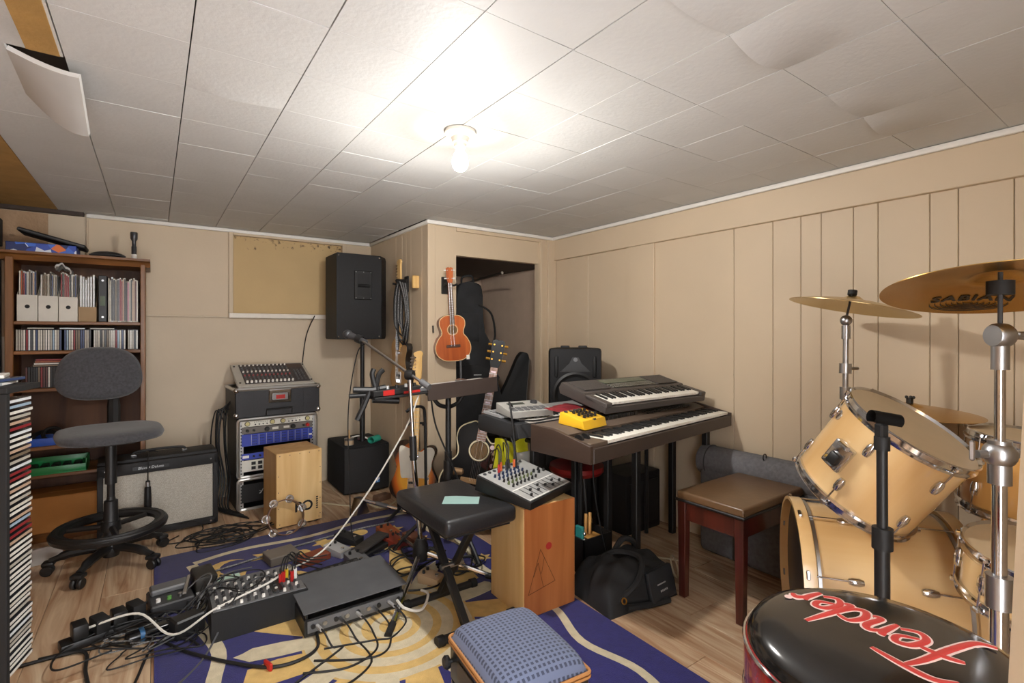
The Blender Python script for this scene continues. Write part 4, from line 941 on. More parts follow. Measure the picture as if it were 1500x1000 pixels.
# ================================================================ CLOSET
b_ = B(); cyl(b_, (2.2, 3.215, 1.69), (2.33, 4.28, 1.66), .011, n=12); tag(obj('clothes_rail', b_, STEEL), 'thin metal rail crossing under the dark closet top', 'rail')
def gigbag(label, x, y, z0, z1, wb, rz=0, dp=.13):
    t = thing('gig_bag', label, 'gig bag', (x, y, z0), rz); H_ = z1 - z0
    pr = [(-.36, 0), (-.47, .04), (-.5, .16), (-.44, .30), (-.40, .38), (-.42, .46), (-.36, .55), (-.24, .63), (-.19, .8), (-.18, .96), (-.1, 1), (.1, 1), (.18, .96), (.19, .8), (.24, .63), (.36, .55), (.42, .46), (.40, .38), (.44, .30), (.5, .16), (.47, .04), (.36, 0)]
    O = outline([(a * wb, b * H_) for a, b in pr], 3)
    NY_ = mat('black_nylon', '#1b1c1f', .75, noise=.3, scale=12, bump=1.0, bscale=14)
    b_ = B(); prism(b_, O, 0, dp, XZ, bev=.018); obj('shell', b_, NY_, t, ang=50)
    b_ = B(); prism(b_, outline([(-.26 * wb, .08 * H_), (.26 * wb, .08 * H_), (.3 * wb, .3 * H_), (.22 * wb, .45 * H_), (-.22 * wb, .45 * H_), (-.3 * wb, .3 * H_)], 4), dp, dp + .02, XZ, bev=.006); pk = obj('pocket', b_, NY_, t, ang=50)
    b_ = B(); bx(b_, .05 * wb, .16 * wb, -dp - .021, -dp - .0195, .40 * H_, .405 * H_); obj('zip_pull', b_, SILV, pk)
    b_ = B(); prism(b_, [(-.13 * wb, .62 * H_), (.13 * wb, .62 * H_), (.12 * wb, .8 * H_), (-.12 * wb, .8 * H_)], dp, dp + .012, XZ, bev=.003); obj('neck_pocket', b_, NY_, t)
    b_ = B(); tube(b_, [(.12 * wb, -dp, .86 * H_), (.3 * wb, -dp - .02, .8 * H_), (.36 * wb, -dp - .01, .66 * H_), (.3 * wb, -dp, .58 * H_)], .009, 6); obj('strap', b_, BLK2, t)
    b_ = B(); tube(b_, [(-.05, -.03, H_ - .01), (-.045, -.05, H_ + .05), (.03, -.05, H_ + .06), (.05, -.03, H_ - .01)], .008, 6); obj('hanging_loop', b_, BLK2, t)
gigbag('black nylon guitar gig bag hanging from the closet rail', 2.08, 3.55, .40, 1.62, .56, math.radians(-20))
gigbag('black nylon guitar gig bag standing behind the hung one in the closet', 2.0, 3.85, .02, 1.15, .5, math.radians(-12))
gc = thing('guitar_case', 'tapered black guitar case leaning against the closet jamb', 'guitar case', M=T((2.36, 3.60, 0), rz=math.radians(-25)) @ Matrix.Rotation(math.radians(14), 4, 'Y'))
b_ = B(); prism(b_, outline([(-.19, 0), (-.22, .12), (-.19, .36), (-.09, .80), (-.045, 1.05), (0, 1.09), (.045, 1.05), (.09, .80), (.17, .36), (.2, .12), (.17, 0)], 5), 0, .12, XZ, bev=.012); obj('shell', b_, BLK2, gc, ang=50)
b_ = B(); tube(b_, [(.17, -.122, .36), (.09, -.122, .80), (.05, -.122, 1.04)], .0035, 6, smooth=False); obj('edge_band', b_, STEEL, gc)
b_ = B(); tube(b_, [(.135, -.06, .45), (.17, -.06, .48), (.16, -.06, .56), (.115, -.06, .58)], .008); obj('handle', b_, BLK, gc)
# ================================================================ BOOM MICROPHONE STAND
ms = thing('microphone_stand', 'chrome boom microphone stand with black clutch beside the padded bench', 'microphone stand', (1.10, 2.34, 0))
b_ = B(); lathe(b_, [(0, .07), (.03, .07), (.042, .10), (.038, .15), (.022, .18), (0, .18)], 20); obj('hub', b_, BLK2, ms)
for lx, ly in ((-.33, -.41), (.27, -.28), (.08, .5)):
    b_ = B(); cyl(b_, (lx * .06, ly * .06, .11), (lx, ly, .016), .012, n=10); lg = obj('leg', b_, CHR, ms)
    b_ = B(); d_ = Vector((lx, ly, 0)).normalized(); p = Vector((lx, ly, .016)); cyl(b_, p - d_ * .05 + Vector((0, 0, .008)), p + d_ * .02, .015, n=10); obj('rubber_foot', b_, RUB, lg)
b_ = B(); cyl(b_, (0, 0, .16), (-.035, .015, .62), .013, n=12); obj('lower_tube', b_, CHR, ms)
b_ = B(); cyl(b_, (-.032, .014, .58), (-.036, .016, .70), .018, n=12); obj('grip', b_, BLK, ms)
b_ = B(); cyl(b_, (-.035, .015, .68), (-.05, .02, 1.0), .009, n=12); obj('upper_tube', b_, CHR, ms)
b_ = B(); lathe(b_, [(0, -.02), (.024, -.02), (.026, -.01), (.026, .01), (.024, .02), (0, .02)], 18, T((-.05, .02, 1.01), rx=PI / 2, rz=.7)); obj('clutch', b_, BLK, ms)
b_ = B(); cyl(b_, (-.02, -.06, .975), (-.19, .36, 1.19), .0075, n=10); obj('boom', b_, STEEL, ms)
b_ = B(); cyl(b_, (0.0, -.10, .955), (-.02, -.05, .98), .016, n=12); obj('counterweight', b_, GREY, ms)
mc = thing('microphone', 'black vocal microphone clipped on the end of the chrome boom', 'microphone', M=aim((.91, 2.70, 1.187), (.83, 2.82, 1.235)))
b_ = B(); lathe(b_, [(0, -.05), (.010, -.05), (.016, 0), (.018, .05), (.02, .07), (0, .07)], 16); obj('body', b_, DGREY, mc)
b_ = B(); ball(b_, (0, 0, .085), .026, n=16); obj('grille', b_, mat('mic_grille', '#55575a', .4, .6, noise=.3, scale=200), mc)
b_ = B(); lathe(b_, [(.02, -.015), (.023, -.015), (.023, .02), (.02, .02)], 14); obj('clip', b_, BLK, mc)

# ================================================================ EQUIPMENT TRAY STAND
ts = thing('tray_stand', 'black pole stand carrying a narrow dark equipment shelf', 'stand', (1.36, 2.53, 0))
b_ = B(); cyl(b_, (0, 0, .12), (0, 0, .55), .021, n=14); obj('lower_tube', b_, BLK, ts); b_ = B(); cyl(b_, (0, 0, .5), (0, 0, .87), .016, n=14); obj('upper_tube', b_, BLK, ts)
b_ = B(); cyl(b_, (0, 0, .40), (0, 0, .5), .03, .027, 14); c_ = obj('clamp', b_, BLK, ts); b_ = B(); lathe(b_, [(0, 0), (.022, 0), (.02, .05), (.008, .06), (0, .06)], 12, aim((.02, -.02, .44), (.09, -.05, .43))); obj('clamp_knob', b_, mat('bronze_knob', '#9a7b5a', .35, .6), c_)
for k in range(3):
    a = 2 * PI * k / 3 + .6; b_ = B(); tube(b_, [(0, 0, .3), (.22 * math.cos(a), .22 * math.sin(a), .1), (.30 * math.cos(a), .30 * math.sin(a), .012)], .011); obj('leg', b_, BLK, ts)
b_ = B(); bx(b_, -.11, .09, -.07, .07, .868, .885, .004, 1); br_ = obj('bracket', b_, BLK, ts)
for s in (-1, 1):
    b_ = B(); tube(b_, [(0, 0, .80), (s * .06, 0, .82), (s * .1, 0, .872)], .012); obj('bracket_arm', b_, BLK, br_)
TR = T((0, -.02, 0), ry=math.radians(-3.0))
DKB = mat('dark_brown_laminate', '#3a2f2a', .5, noise=.08)
b_ = B(); box(b_, (-.055, 0, .915), (.73, .18, .012), .002, 1, TR); obj('shelf', b_, BLK, ts)
b_ = B(); box(b_, (.085, -.092, .912), (.44, .012, .085), .002, 1, TR); obj('front_board', b_, DKB, ts)
b_ = B(); box(b_, (.10, .04, .93), (.40, .09, .012), .002, 1, TR); obj('upper_board', b_, mat('pale_tray', '#c9c6c0', .5), ts)
ct = thing('pedal_controller', 'black and red effects pedal strip on the left of the dark shelf', 'controller', M=T((1.36, 2.51, 0)) @ Matrix.Rotation(math.radians(-3.0), 4, 'Y') @ T((-.28, 0, .922)))
b_ = B(); bx(b_, -.14, .13, -.07, .06, 0, .03, .004, 1); obj('body', b_, BLK, ct)
b_ = B(); bx(b_, -.09, -.03, -.073, -.069, .002, .028); obj('red_panel', b_, RED, ct)
b_ = B(); bx(b_, .02, .16, -.074, -.06, .0, .012); obj('red_edge', b_, RED, ct)
for k in range(5):
    b_ = B(); lathe(b_, [(.009, 0), (.008, .016), (0, .016)], 12, T((-.1 + .05 * k, -.03, .03))); obj('knob', b_, SILV if k % 2 else BLK, ct)
t = thing('button_pad', 'slim silver button pad lying along the back of the dark shelf', 'controller', M=T((1.36, 2.51, 0)) @ Matrix.Rotation(math.radians(-3.0), 4, 'Y') @ T((-.01, -.035, .922)))
b_ = B(); bx(b_, -.16, .16, -.045, .02, 0, .02, .003, 1); obj('body', b_, GREY, t); b_ = B(); [bx(b_, -.15 + .03 * k, -.128 + .03 * k, -.035, -.01, .02, .024) for k in range(10)]; obj('buttons', b_, WHT, t, kind='stuff')
t = thing('desk_stand', 'small round metal plate with a short upright rod on the shelf', 'stand', (1.46, 2.56, .943))
b_ = B(); lathe(b_, [(0, 0), (.035, 0), (.035, .007), (.012, .012), (0, .012)], 18); obj('base', b_, STEEL, t); b_ = B(); cyl(b_, (0, 0, .01), (-.003, 0, .12), .006, n=8); obj('rod', b_, DGREY, t)
# black clip bracket clamped to the end of the shelf
t = thing('clip_bracket', 'black folding clip bracket clamped to the left end of the dark shelf', 'bracket', (.925, 2.50, -.015))
b_ = B(); tube(b_, [(-.11, .02, .95), (-.02, 0, .945), (.05, -.01, .955)], .016, 8, smooth=False); obj('bar', b_, BLK, t)
b_ = B(); tube(b_, [(-.03, 0, .94), (-.07, -.01, .86), (-.10, -.01, .80)], .014, 8, smooth=False); obj('lower_arm', b_, BLK, t)
b_ = B(); tube(b_, [(0, 0, .95), (-.015, .01, 1.02), (-.005, .015, 1.05)], .013, 8); obj('hook', b_, BLK, t)
b_ = B(); tube(b_, [(.0, 0, .955), (.02, .01, 1.02), (.045, .012, 1.045)], .013, 8); obj('hook', b_, BLK, t)
b_ = B(); cyl(b_, (-.13, .02, .92), (-.05, .01, .92), .012, n=10); obj('lower_bar', b_, BLK, t)
b_ = B(); cyl(b_, (-.02, -.01, .90), (.11, -.04, .885), .02, .016, 12); obj('grip', b_, BLK, t)

# ================================================================ PADDED X BENCH
LEA = mat('black_leatherette', '#232325', .38, noise=.1, scale=30, bump=.2, bscale=120)
xb = thing('keyboard_bench', 'black padded folding bench with crossed steel legs and a pale paper on it', 'bench', (1.08, 1.96, 0))
def cushion(sx, sy, z0, z1, r, dome=.012, n=18):
    b_ = B(); box(b_, (0, 0, (z0 + z1) / 2), (sx, sy, z1 - z0), r, 4); return b_
b_ = cushion(.34, .50, .425, .495, .022); obj('cushion', b_, LEA, xb, ang=50)
b_ = B(); bx(b_, -.15, .15, -.22, .22, .412, .426); obj('seat_board', b_, BLK2, xb)
for s in (-1, 1):
    b_ = B(); cyl(b_, (-.185, s * .16 - .05, .022), (.15, s * .16 - .05, .022), .017, n=12); fb2 = obj('foot_bar', b_, BLK, xb)
    for x in (-.19, .15):
        b_ = B(); cyl(b_, (x, s * .16 - .05, .022), (x + .03, s * .16 - .05, .022), .022, n=14); obj('rubber_end', b_, RUB, fb2)
    for dx in (-.03,):
        b_ = B(); M = aim((dx + s * .024, s * .16 - .05, .03), (dx + s * .024, -s * .17 - .0, .41)); L_ = (Vector((0, s * .33 - .05, .0)).length ** 2 + .38 ** 2) ** .5
        box(b_, (0, 0, .25), (.032, .026, .50), .003, 1, M); obj('leg', b_, BLK, xb)
b_ = B(); cyl(b_, (-.08, -.03, .215), (.03, -.03, .215), .012, n=10); obj('pivot', b_, STEEL, xb)
t = tag(obj('paper_sheet', (lambda b: (grid(b, lambda u, v: Vector(((u - .5) * .155, (v - .5) * .10, .001 + .002 * math.sin(u * 5) * v)), 8, 6), bmesh.ops.solidify(b, geom=b.faces[:], thickness=.0006), b)[-1])(B()), mat('mint_paper', '#bfe3dc', .8, noise=.02)), 'pale mint sheet of paper lying on the black bench', 'paper')
t.matrix_world = T((1.085, 1.90, .496), rz=math.radians(-35))

# ================================================================ FRONT CAJON + SMALL MIXER
c2 = thing('cajon', 'orange-faced cajon with a mountain drawing and red dot under the mixer', 'cajon', (1.27, 1.69, 0), math.radians(-1.5))
b_ = B(); bx(b_, 0, .28, .006, .27, .01, .478, .003, 1); obj('box', b_, BIR, c2)
b_ = B(); bx(b_, .001, .279, 0, .006, .01, .478, .0015, 1); fp = obj('front_plate', b_, wood('orange_veneer', '#9c582a', '#b97440', .4, axis=2, scale=12), c2)
INK = mat('ink_line', '#3c2010', .6)
for a, c in (((.02, .11), (.085, .29)), ((.085, .29), (.165, .135)), ((.02, .11), (.165, .135)), ((.048, .18), (.072, .235)), ((.072, .235), (.1, .125)), ((.085, .29), (.105, .25)), ((.105, .25), (.09, .185))):
    b_ = B(); cyl(b_, (a[0], -.0004, a[1]), (c[0], -.0004, c[1]), .0009, n=5); obj('drawn_line', b_, INK, fp)
b_ = B(); cyl(b_, (.13, .001, .295), (.13, -.0008, .295), .016, n=20); obj('red_dot', b_, mat('red_dot', '#b02c2a', .5), fp)
for x in (.03, .25):
    for y in (.03, .24):
        b_ = B(); cyl(b_, (x, y, 0), (x, y, .011), .014, n=10); obj('foot', b_, RUB, c2)
MM = T((1.272, 1.655, .482), rz=math.radians(19)) @ Matrix.Rotation(math.radians(10), 4, 'X')
mx2 = thing('mixing_console', 'small grey mixer with coloured knobs tilted on the orange cajon', 'mixer', M=MM)
b_ = B(); prism(b_, [(0, 0), (.30, -.02), (.30, .05), (.0, .034)], 0, .355, Matrix(((0, 0, 1, 0), (1, 0, 0, 0), (0, 1, 0, 0), (0, 0, 0, 1))), bev=.004); obj('body', b_, BLK, mx2)
PTM = Matrix.Translation((0, 0, .034)) @ Matrix.Rotation(math.atan2(.016, .30), 4, 'X')
b_ = B(); bx(b_, .008, .347, .008, .295, .0005, .004, .001, 1, PTM); obj('panel', b_, mat('mixer_silver', '#b9b9b6', .38, .3, noise=.04), mx2)
def kn(bm, x, y, r=.006, h=.014, n=8): lathe(bm, [(r, 0), (r * .8, h), (0, h)], n, PTM @ T((x, y, .004)))
kb_, kd, kgn = B(), B(), B(); kw = B()
for c in range(7):
    for r in range(5): kn([kb_, kb_, kd, kgn, kd][r], .05 + .03 * c, .235 - .026 * r - .0)
for c in range(4): kn(kd, .27 + .02 * c, .17 - .018 * (c % 2), .007)
for c in range(9): kn(kw, .03 + .035 * c, .278, .009, .005)
obj('blue_knobs', kb_, mat('blue_knob', '#22304f', .4), mx2, kind='stuff'); obj('dark_knobs', kd, BLK, mx2, kind='stuff'); obj('green_knobs', kgn, mat('olive_knob', '#5c6640', .5), mx2, kind='stuff'); obj('sockets', kw, DGREY, mx2, kind='stuff')
for c in range(8):
    b_ = B(); box(b_, (.05 + .036 * c, .06, .0045), (.004, .08, .001), 0, 1, PTM); sl = obj('fader_slot', b_, BLK, mx2)
    b_ = B(); box(b_, (.05 + .036 * c, .035 + .05 * ((c * 3) % 5) / 5, .010), (.014, .009, .011), .002, 1, PTM); obj('fader', b_, BLK, sl)
b_ = B(); box(b_, (.175, .105, .0045), (.33, .006, .001), 0, 1, PTM); obj('white_stripe', b_, WHT, mx2); b_ = B(); box(b_, (.175, .012, .0045), (.33, .005, .001), 0, 1, PTM); obj('white_stripe', b_, WHT, mx2)
for k, m_ in enumerate((RED, mat('orange_plug', '#d0622c', .4), BLK, BLK, mat('orange_plug', '#d0622c', .4))):
    b_ = B(); p = MM @ PTM @ Vector((.10 + .03 * k, .25 + .012 * (k % 2), .006)); tube(b_, [p, p + Vector((0, 0, .045)), p + Vector((.02, .03, .09)), p + Vector((.05, .10, .085 + .01 * k)), p + Vector((.09 + .02 * k, .22, .0)), p + Vector((.1 + .03 * k, .3, -.3)), (1.62 + .05 * k, 2.12, .012)], .003, 6)
    o = obj('cable', b_, RUB); tag(o, 'thin black lead plugged into the back of the small mixer', 'cable', 'leads in the small mixer')
    b_ = B(); cyl(b_, p, p + Vector((0, 0, .04)), .0065, n=10); q = obj('plug', b_, m_, o)

# ================================================================ BLUE FOOTSTOOL
fs = thing('footstool', 'small black stool with a blue checked cushion and tan piping', 'stool', (.805, 1.11, 0), math.radians(-6))
m_ = mat('blue_check_fabric', '#5a6a8f', .9, noise=.05, sheen=.1); N = m_.node_tree.nodes; L = m_.node_tree.links
tcn = N.new('ShaderNodeTexCoord'); br = N.new('ShaderNodeTexBrick'); br.offset = 0; br.inputs['Scale'].default_value = 14.5; br.inputs['Brick Width'].default_value = .2; br.inputs['Row Height'].default_value = .2; br.inputs['Mortar Size'].default_value = .05; br.inputs['Mortar Smooth'].default_value = .2
br.inputs['Color1'].default_value = (*lin('#373e51'), 1); br.inputs['Color2'].default_value = (*lin('#3a4155'), 1); br.inputs['Mortar'].default_value = (*lin('#626b85'), 1)
L.new(tcn.outputs['Object'], br.inputs['Vector']); L.new(br.outputs[0], N['Principled BSDF'].inputs['Base Color'])
bpn = N.new('ShaderNodeBump'); bpn.inputs['Strength'].default_value = .5; bpn.inputs['Distance'].default_value = .002; L.new(br.outputs['Fac'], bpn.inputs['Height']); L.new(bpn.outputs[0], N['Principled BSDF'].inputs['Normal'])
def cf(u, v):
    x, y = (u - .5) * 2, (v - .5) * 2; e = (1 - x ** 6) * (1 - y ** 6)
    return Vector((x * .13 * (1 - .02 * y * y), y * .16 * (1 - .02 * x * x), .345 + .045 * max(0, e) ** .35 + .012 * (1 - x * x) * (1 - y * y)))
b_ = B(); grid(b_, cf, 24, 28); obj('cushion', b_, m_, fs, ang=60)
for z in (.336, .347):
    b_ = B(); tube(b_, [(x, y, z) for x, y in rrect(-.132, .132, -.162, .162, .012, 3)], .0045, 6, closed=True, smooth=False); obj('piping', b_, mat('tan_piping', '#b07a45', .6), fs)
b_ = B(); bx(b_, -.128, .128, -.158, .158, .23, .338, .004, 1); obj('box', b_, mat('black_lacquer', '#191817', .3, coat=.2), fs)
for s in (-1, 1):
    b_ = B(); box(b_, (s * .1295, 0, .285), (.004, .2, .05), .001, 1); obj('side_panel', b_, mat('brass_dull', '#5a5040', .4, .6), fs)
    for k in (-1, 1):
        b_ = B(); M = T((s * .108, k * .138, 0)); lathe(b_, [(0, 0), (.014, 0), (.018, .02), (.012, .06), (.02, .16), (.024, .2), (.022, .232), (0, .232)], 14, M); obj('leg', b_, MATS['black_lacquer'], fs)
for x, y in ((-.129, .145), (.125, -.16), (.03, -.16)):
    b_ = B(); d_ = Vector((-1, 0, 0)) if x < -.12 else Vector((0, -1, 0)); p = Vector((x, y, .285)); lathe(b_, [(0, 0), (.006, 0), (.006, .006), (.017, .008), (.019, .018), (.014, .024), (0, .024)], 14, aim(p, p + d_)); obj('knob', b_, BLK, fs)

# ================================================================ PIANO BENCH
MHG = wood('dark_mahogany', '#2a0f0a', '#54231a', .3, axis=2, scale=12, coat=.3)
pb = thing('piano_bench', 'mahogany piano bench with a brown leather seat', 'bench', (2.24, 1.295, 0))
b_ = cushion(.52, .33, .452, .492, .012); obj('seat_pad', b_, mat('brown_leather', '#6b5138', .33, noise=.1, scale=14, bump=.15, bscale=60), pb, ang=50)
b_ = B(); bx(b_, -.263, .263, -.168, .168, .444, .456, .003, 1); obj('seat_rim', b_, BLK, pb)
for y in (-.14, .14):
    b_ = B(); bx(b_, -.22, .22, y - .009, y + .009, .36, .446); obj('apron', b_, MHG, pb)
for x in (-.235, .235):
    b_ = B(); bx(b_, x - .009, x + .009, -.12, .12, .36, .446); obj('apron', b_, MHG, pb)
    for y in (-.14, .14):
        b_ = B(); vs = box(b_, (x, y, .222), (.042, .042, .444), .003, 1)
        for v in b_.verts:
            if v.co.z < .2: v.co.x = x + (v.co.x - x) * .78; v.co.y = y + (v.co.y - y) * .78
        obj('leg', b_, MHG, pb)

# ================================================================ KEYBOARDS
WK = mat('white_keys', '#e9e6dc', .3, noise=.02); BK = mat('black_keys', '#151516', .3)
def keys(t, n, x0, y0, kw, wl, bl, z, M=Matrix()):
    a, b2 = B(), B()
    for k in range(n):
        bx(a, x0 + k * kw + .0006, x0 + (k + 1) * kw - .0006, y0, y0 + wl, z - .014, z, .001, 1, M)
        if k % 7 not in (1, 4) and k < n - 1:
            xx = x0 + (k + 1) * kw; bx(b2, xx - kw * .27, xx + kw * .27, y0 + wl - bl, y0 + wl, z - .004, z + .0085, .002, 1, M)
    obj('white_key_row', a, WK, t, flat=True, kind='stuff'); obj('black_key_row', b2, BK, t, flat=True, kind='stuff')
PKM = T((1.40, 1.43, .70), rz=math.radians(7))
kp = thing('stage_piano', 'long dark brown stage piano across the front of the keyboard stand', 'keyboard', M=PKM)
KBR = mat('piano_brown', '#40352f', .45, noise=.06); KTOP = mat('piano_top', '#5a4c41', .5, noise=.05)
LN = 1.26
b_ = B(); bx(b_, .02, LN - .02, .01, .33, 0, .045, .003, 1); obj('base', b_, KBR, kp)
b_ = B(); prism(b_, [(.15, .04), (.33, .04), (.33, .115), (.20, .108), (.15, .092)], .02, LN - .02, Matrix(((0, 0, 1, 0), (1, 0, 0, 0), (0, 1, 0, 0), (0, 0, 0, 1))), bev=.002); obj('control_panel', b_, KTOP, kp)
for x0 in (0, LN - .02):
    b_ = B(); prism(b_, [(0, 0), (.335, 0), (.335, .118), (.20, .112), (.0, .072)], x0, x0 + .02, Matrix(((0, 0, 1, 0), (1, 0, 0, 0), (0, 1, 0, 0), (0, 0, 0, 1))), bev=.002); obj('end_cheek', b_, wood('cheek_brown', '#33261f', '#4a3a30', .5, axis=1), kp)
b_ = B(); bx(b_, .02, LN - .02, -.002, .012, .0, .06, .002, 1); obj('front_rail', b_, KBR, kp)
b_ = B(); bx(b_, .02, .13, .012, .15, .04, .078, .002, 1); obj('left_block', b_, KTOP, kp)
keys(kp, 50, .132, .012, .0221, .135, .09, .078)
for x in (.045, .085):
    b_ = B(); cyl(b_, (x, .10, .078), (x + .012, .10, .078), .022, n=18); obj('wheel', b_, BLK, kp)
b_ = B()
for k in range(8): bx(b_, .36 + .035 * k, .384 + .035 * k, .2, .206, .108, .125)
for k in range(20): bx(b_, .70 + .022 * k, .714 + .022 * k, .185, .192, .105, .112); bx(b_, .70 + .022 * k, .714 + .022 * k, .215, .222, .107, .113)
obj('buttons', b_, BLK, kp, kind='stuff')
b_ = B(); bx(b_, .34, .46, .23, .29, .1085, .114); obj('display', b_, mat('lcd_grey', '#4c5a55', .2), kp)
b_ = B(); bx(b_, .50, .66, .22, .26, .108, .113); obj('slider_panel', b_, SILV, kp)
# black stands under the keyboards
def stand(label, legs, z, M=Matrix()):
    s = thing('keyboard_stand', label, 'keyboard stand', (legs[0][0], legs[0][1], 0)); o = Vector((legs[0][0], legs[0][1], 0))
    for x, y in legs:
        b_ = B(); box(b_, (x - o.x, y - o.y, z / 2), (.034, .034, z - .002), .003, 1); obj('leg', b_, BLK, s)
    for (a, c) in ((0, 1), (2, 3), (0, 2), (1, 3)):
        p, q = Vector((*legs[a], z - .02)) - o, Vector((*legs[c], z - .02)) - o; b_ = B(); cyl(b_, p, q, .014, n=8); obj('rail', b_, BLK, s)
    return s
s1 = stand('black four-legged stand under the long stage piano', [(1.96, 1.68), (2.58, 1.70), (1.99, 1.90), (2.58, 1.93)], .70)
s2 = stand('black four-legged stand under the silver synthesizer', [(1.58, 2.02), (1.90, 2.06), (1.58, 2.30), (2.30, 2.30)], .685)
# upper arranger keyboard, tilted
K2M = T((1.76, 1.70, .832), rz=math.radians(1)) @ Matrix.Rotation(math.radians(12), 4, 'X')
k2 = thing('arranger_keyboard', 'dark grey arranger keyboard tilted up behind the stage piano', 'keyboard', M=K2M)
AK = mat('arranger_grey', '#4a4441', .45, noise=.06); L2 = .83
b_ = B(); prism(b_, [(0, 0), (.33, 0), (.345, .03), (.33, .062), (.16, .055), (.15, .042), (0, .03)], 0, L2, Matrix(((0, 0, 1, 0), (1, 0, 0, 0), (0, 1, 0, 0), (0, 0, 0, 1))), bev=.004); obj('body', b_, AK, k2)
keys(k2, 36, .045, .016, .0205, .12, .078, .05)
b_ = B(); bx(b_, .0, .045, .0, .145, .028, .052, .004, 1); obj('left_cheek', b_, AK, k2); b_ = B(); bx(b_, .785, L2, .0, .145, .028, .052, .004, 1); obj('right_cheek', b_, AK, k2)
b_ = B(); bx(b_, .03, .22, .18, .32, .058, .0635); obj('speaker_mesh', b_, mat('speaker_mesh', '#57524f', .6, noise=.3, scale=200), k2); b_ = B(); bx(b_, .62, .80, .18, .32, .058, .0635); obj('speaker_mesh', b_, MATS['speaker_mesh'], k2)
b_ = B(); bx(b_, .25, .60, .25, .31, .06, .0645); obj('display_strip', b_, mat('button_strip', '#6d6f62', .4, noise=.3, scale=60, col2='#4f5a48'), k2)
b_ = B()
for r in range(3):
    for k in range(24): bx(b_, .25 + k * .0148, .26 + k * .0148, .185 + r * .02, .196 + r * .02, .058, .0645)
obj('buttons', b_, mat('pale_button', '#77746a', .5), k2, kind='stuff')
b_ = B(); bx(b_, .06, .77, .1, .30, -.03, -.001); obj('riser', b_, BLK, k2)
us = thing('keyboard_riser', 'pair of black riser arms lifting the arranger keyboard', 'stand', (2.15, 1.96, 0))
for x in (-.25, .3):
    b_ = B(); tube(b_, [(x, .06, .0), (x, .06, .80), (x, .02, .83), (x, -.12, .835)], .012, 8, smooth=False); obj('arm', b_, BLK, us)
b_ = B(); cyl(b_, (-.25, .06, .70), (.3, .06, .70), .012, n=8); obj('cross_bar', b_, BLK, us)
# silver synthesizer lying behind, left end towards the camera
k3 = thing('synthesizer', 'silver and black synthesizer half hidden behind the stage piano', 'keyboard', (1.46, 1.99, .69), math.radians(3))
b_ = B(); prism(b_, [(0, .01), (.04, 0), (.34, 0), (.36, .02), (.35, .085), (.30, .092), (.02, .075)], .0, .98, Matrix(((0, 0, 1, 0), (1, 0, 0, 0), (0, 1, 0, 0), (0, 0, 0, 1))), bev=.008); obj('body', b_, mat('graphite', '#2c2d2f', .45), k3)
b_ = B(); bx(b_, .02, .95, .17, .33, .0, .012, 0, 1, Matrix.Translation((0, 0, .078)) @ Matrix.Rotation(math.radians(3), 4, 'X')); obj('top_panel', b_, SILV, k3)
b_ = B(); [bx(b_, .04 + .02 * (k % 6), .054 + .02 * (k % 6), .2 + .03 * (k // 6), .215 + .03 * (k // 6), .09, .106) for k in range(24)]; obj('buttons', b_, DGREY, k3, kind='stuff')
keys(k3, 38, .09, .02, .0222, .135, .085, .088)
dm = thing('drum_machine', 'grey drum machine with square pads on top of the synthesizer', 'drum machine', M=T((1.60, 2.13, .795), rz=math.radians(-8)) @ Matrix.Rotation(math.radians(3), 4, 'X'))
b_ = B(); prism(b_, [(-.09, 0), (.09, 0), (.09, .05), (-.09, .03)], -.125, .125, Matrix(((0, 0, 1, 0), (1, 0, 0, 0), (0, 1, 0, 0), (0, 0, 0, 1))), bev=.004); obj('body', b_, mat('warm_grey_plastic', '#a5a39d', .45), dm)
PM = Matrix.Translation((0, -.09, .03)) @ Matrix.Rotation(math.atan2(.02, .18), 4, 'X')
for r in range(2):
    for c in range(6):
        b_ = B(); box(b_, (-.09 + .036 * c, .03 + .033 * r, .001), (.028, .025, .005), .001, 1, PM); obj('pad', b_, GREY, dm)
b_ = B(); box(b_, (-.03, .135, .0), (.1, .03, .003), 0, 1, PM); obj('display', b_, mat('lcd_dark', '#39433d', .2), dm); b_ = B(); lathe(b_, [(.02, 0), (.018, .012), (0, .012)], 16, PM @ T((.08, .135, 0))); obj('dial', b_, DGREY, dm)
t = thing('folder', 'red plastic folder lying between drum machine and arranger keyboard', 'folder', M=T((1.745, 1.915, .823), rz=math.radians(20)) @ Matrix.Rotation(math.radians(4), 4, 'X'))
b_ = B(); grid(b_, lambda u, v: Vector(((u - .5) * .24, (v - .5) * .2, .010 + .012 * math.sin(PI * u) ** .5 * math.sin(PI * v) ** .5 + .003 * math.sin(u * 15 + v * 7))), 12, 10); bmesh.ops.solidify(b_, geom=b_.faces[:], thickness=.012); obj('cover', b_, mat('red_film', '#b9434c', .3, noise=.15), t)
ym = thing('mini_mixer', 'bright yellow mini mixer with black knobs on the stage piano', 'mixer', M=PKM @ T((.21, .215, .108), rz=math.radians(4)) @ Matrix.Rotation(math.radians(5), 4, 'X'))
YP = mat('yellow_plastic', '#e8b62a', .35, noise=.04)
b_ = B(); prism(b_, [(-.075, 0), (.07, 0), (.065, .052), (-.062, .036)], -.088, .088, Matrix(((0, 0, 1, 0), (1, 0, 0, 0), (0, 1, 0, 0), (0, 0, 0, 1))), bev=.004); obj('body', b_, YP, ym)
PY_ = Matrix.Translation((0, -.062, .037)) @ Matrix.Rotation(math.atan2(.016, .127), 4, 'X')
for r in range(3):
    for c in range(4):
        b_ = B(); lathe(b_, [(.008, 0), (.0065, .015), (0, .015)], 10, PY_ @ T((-.035 + .027 * c, .03 + .03 * r, 0))); obj('knob', b_, BLK, ym)
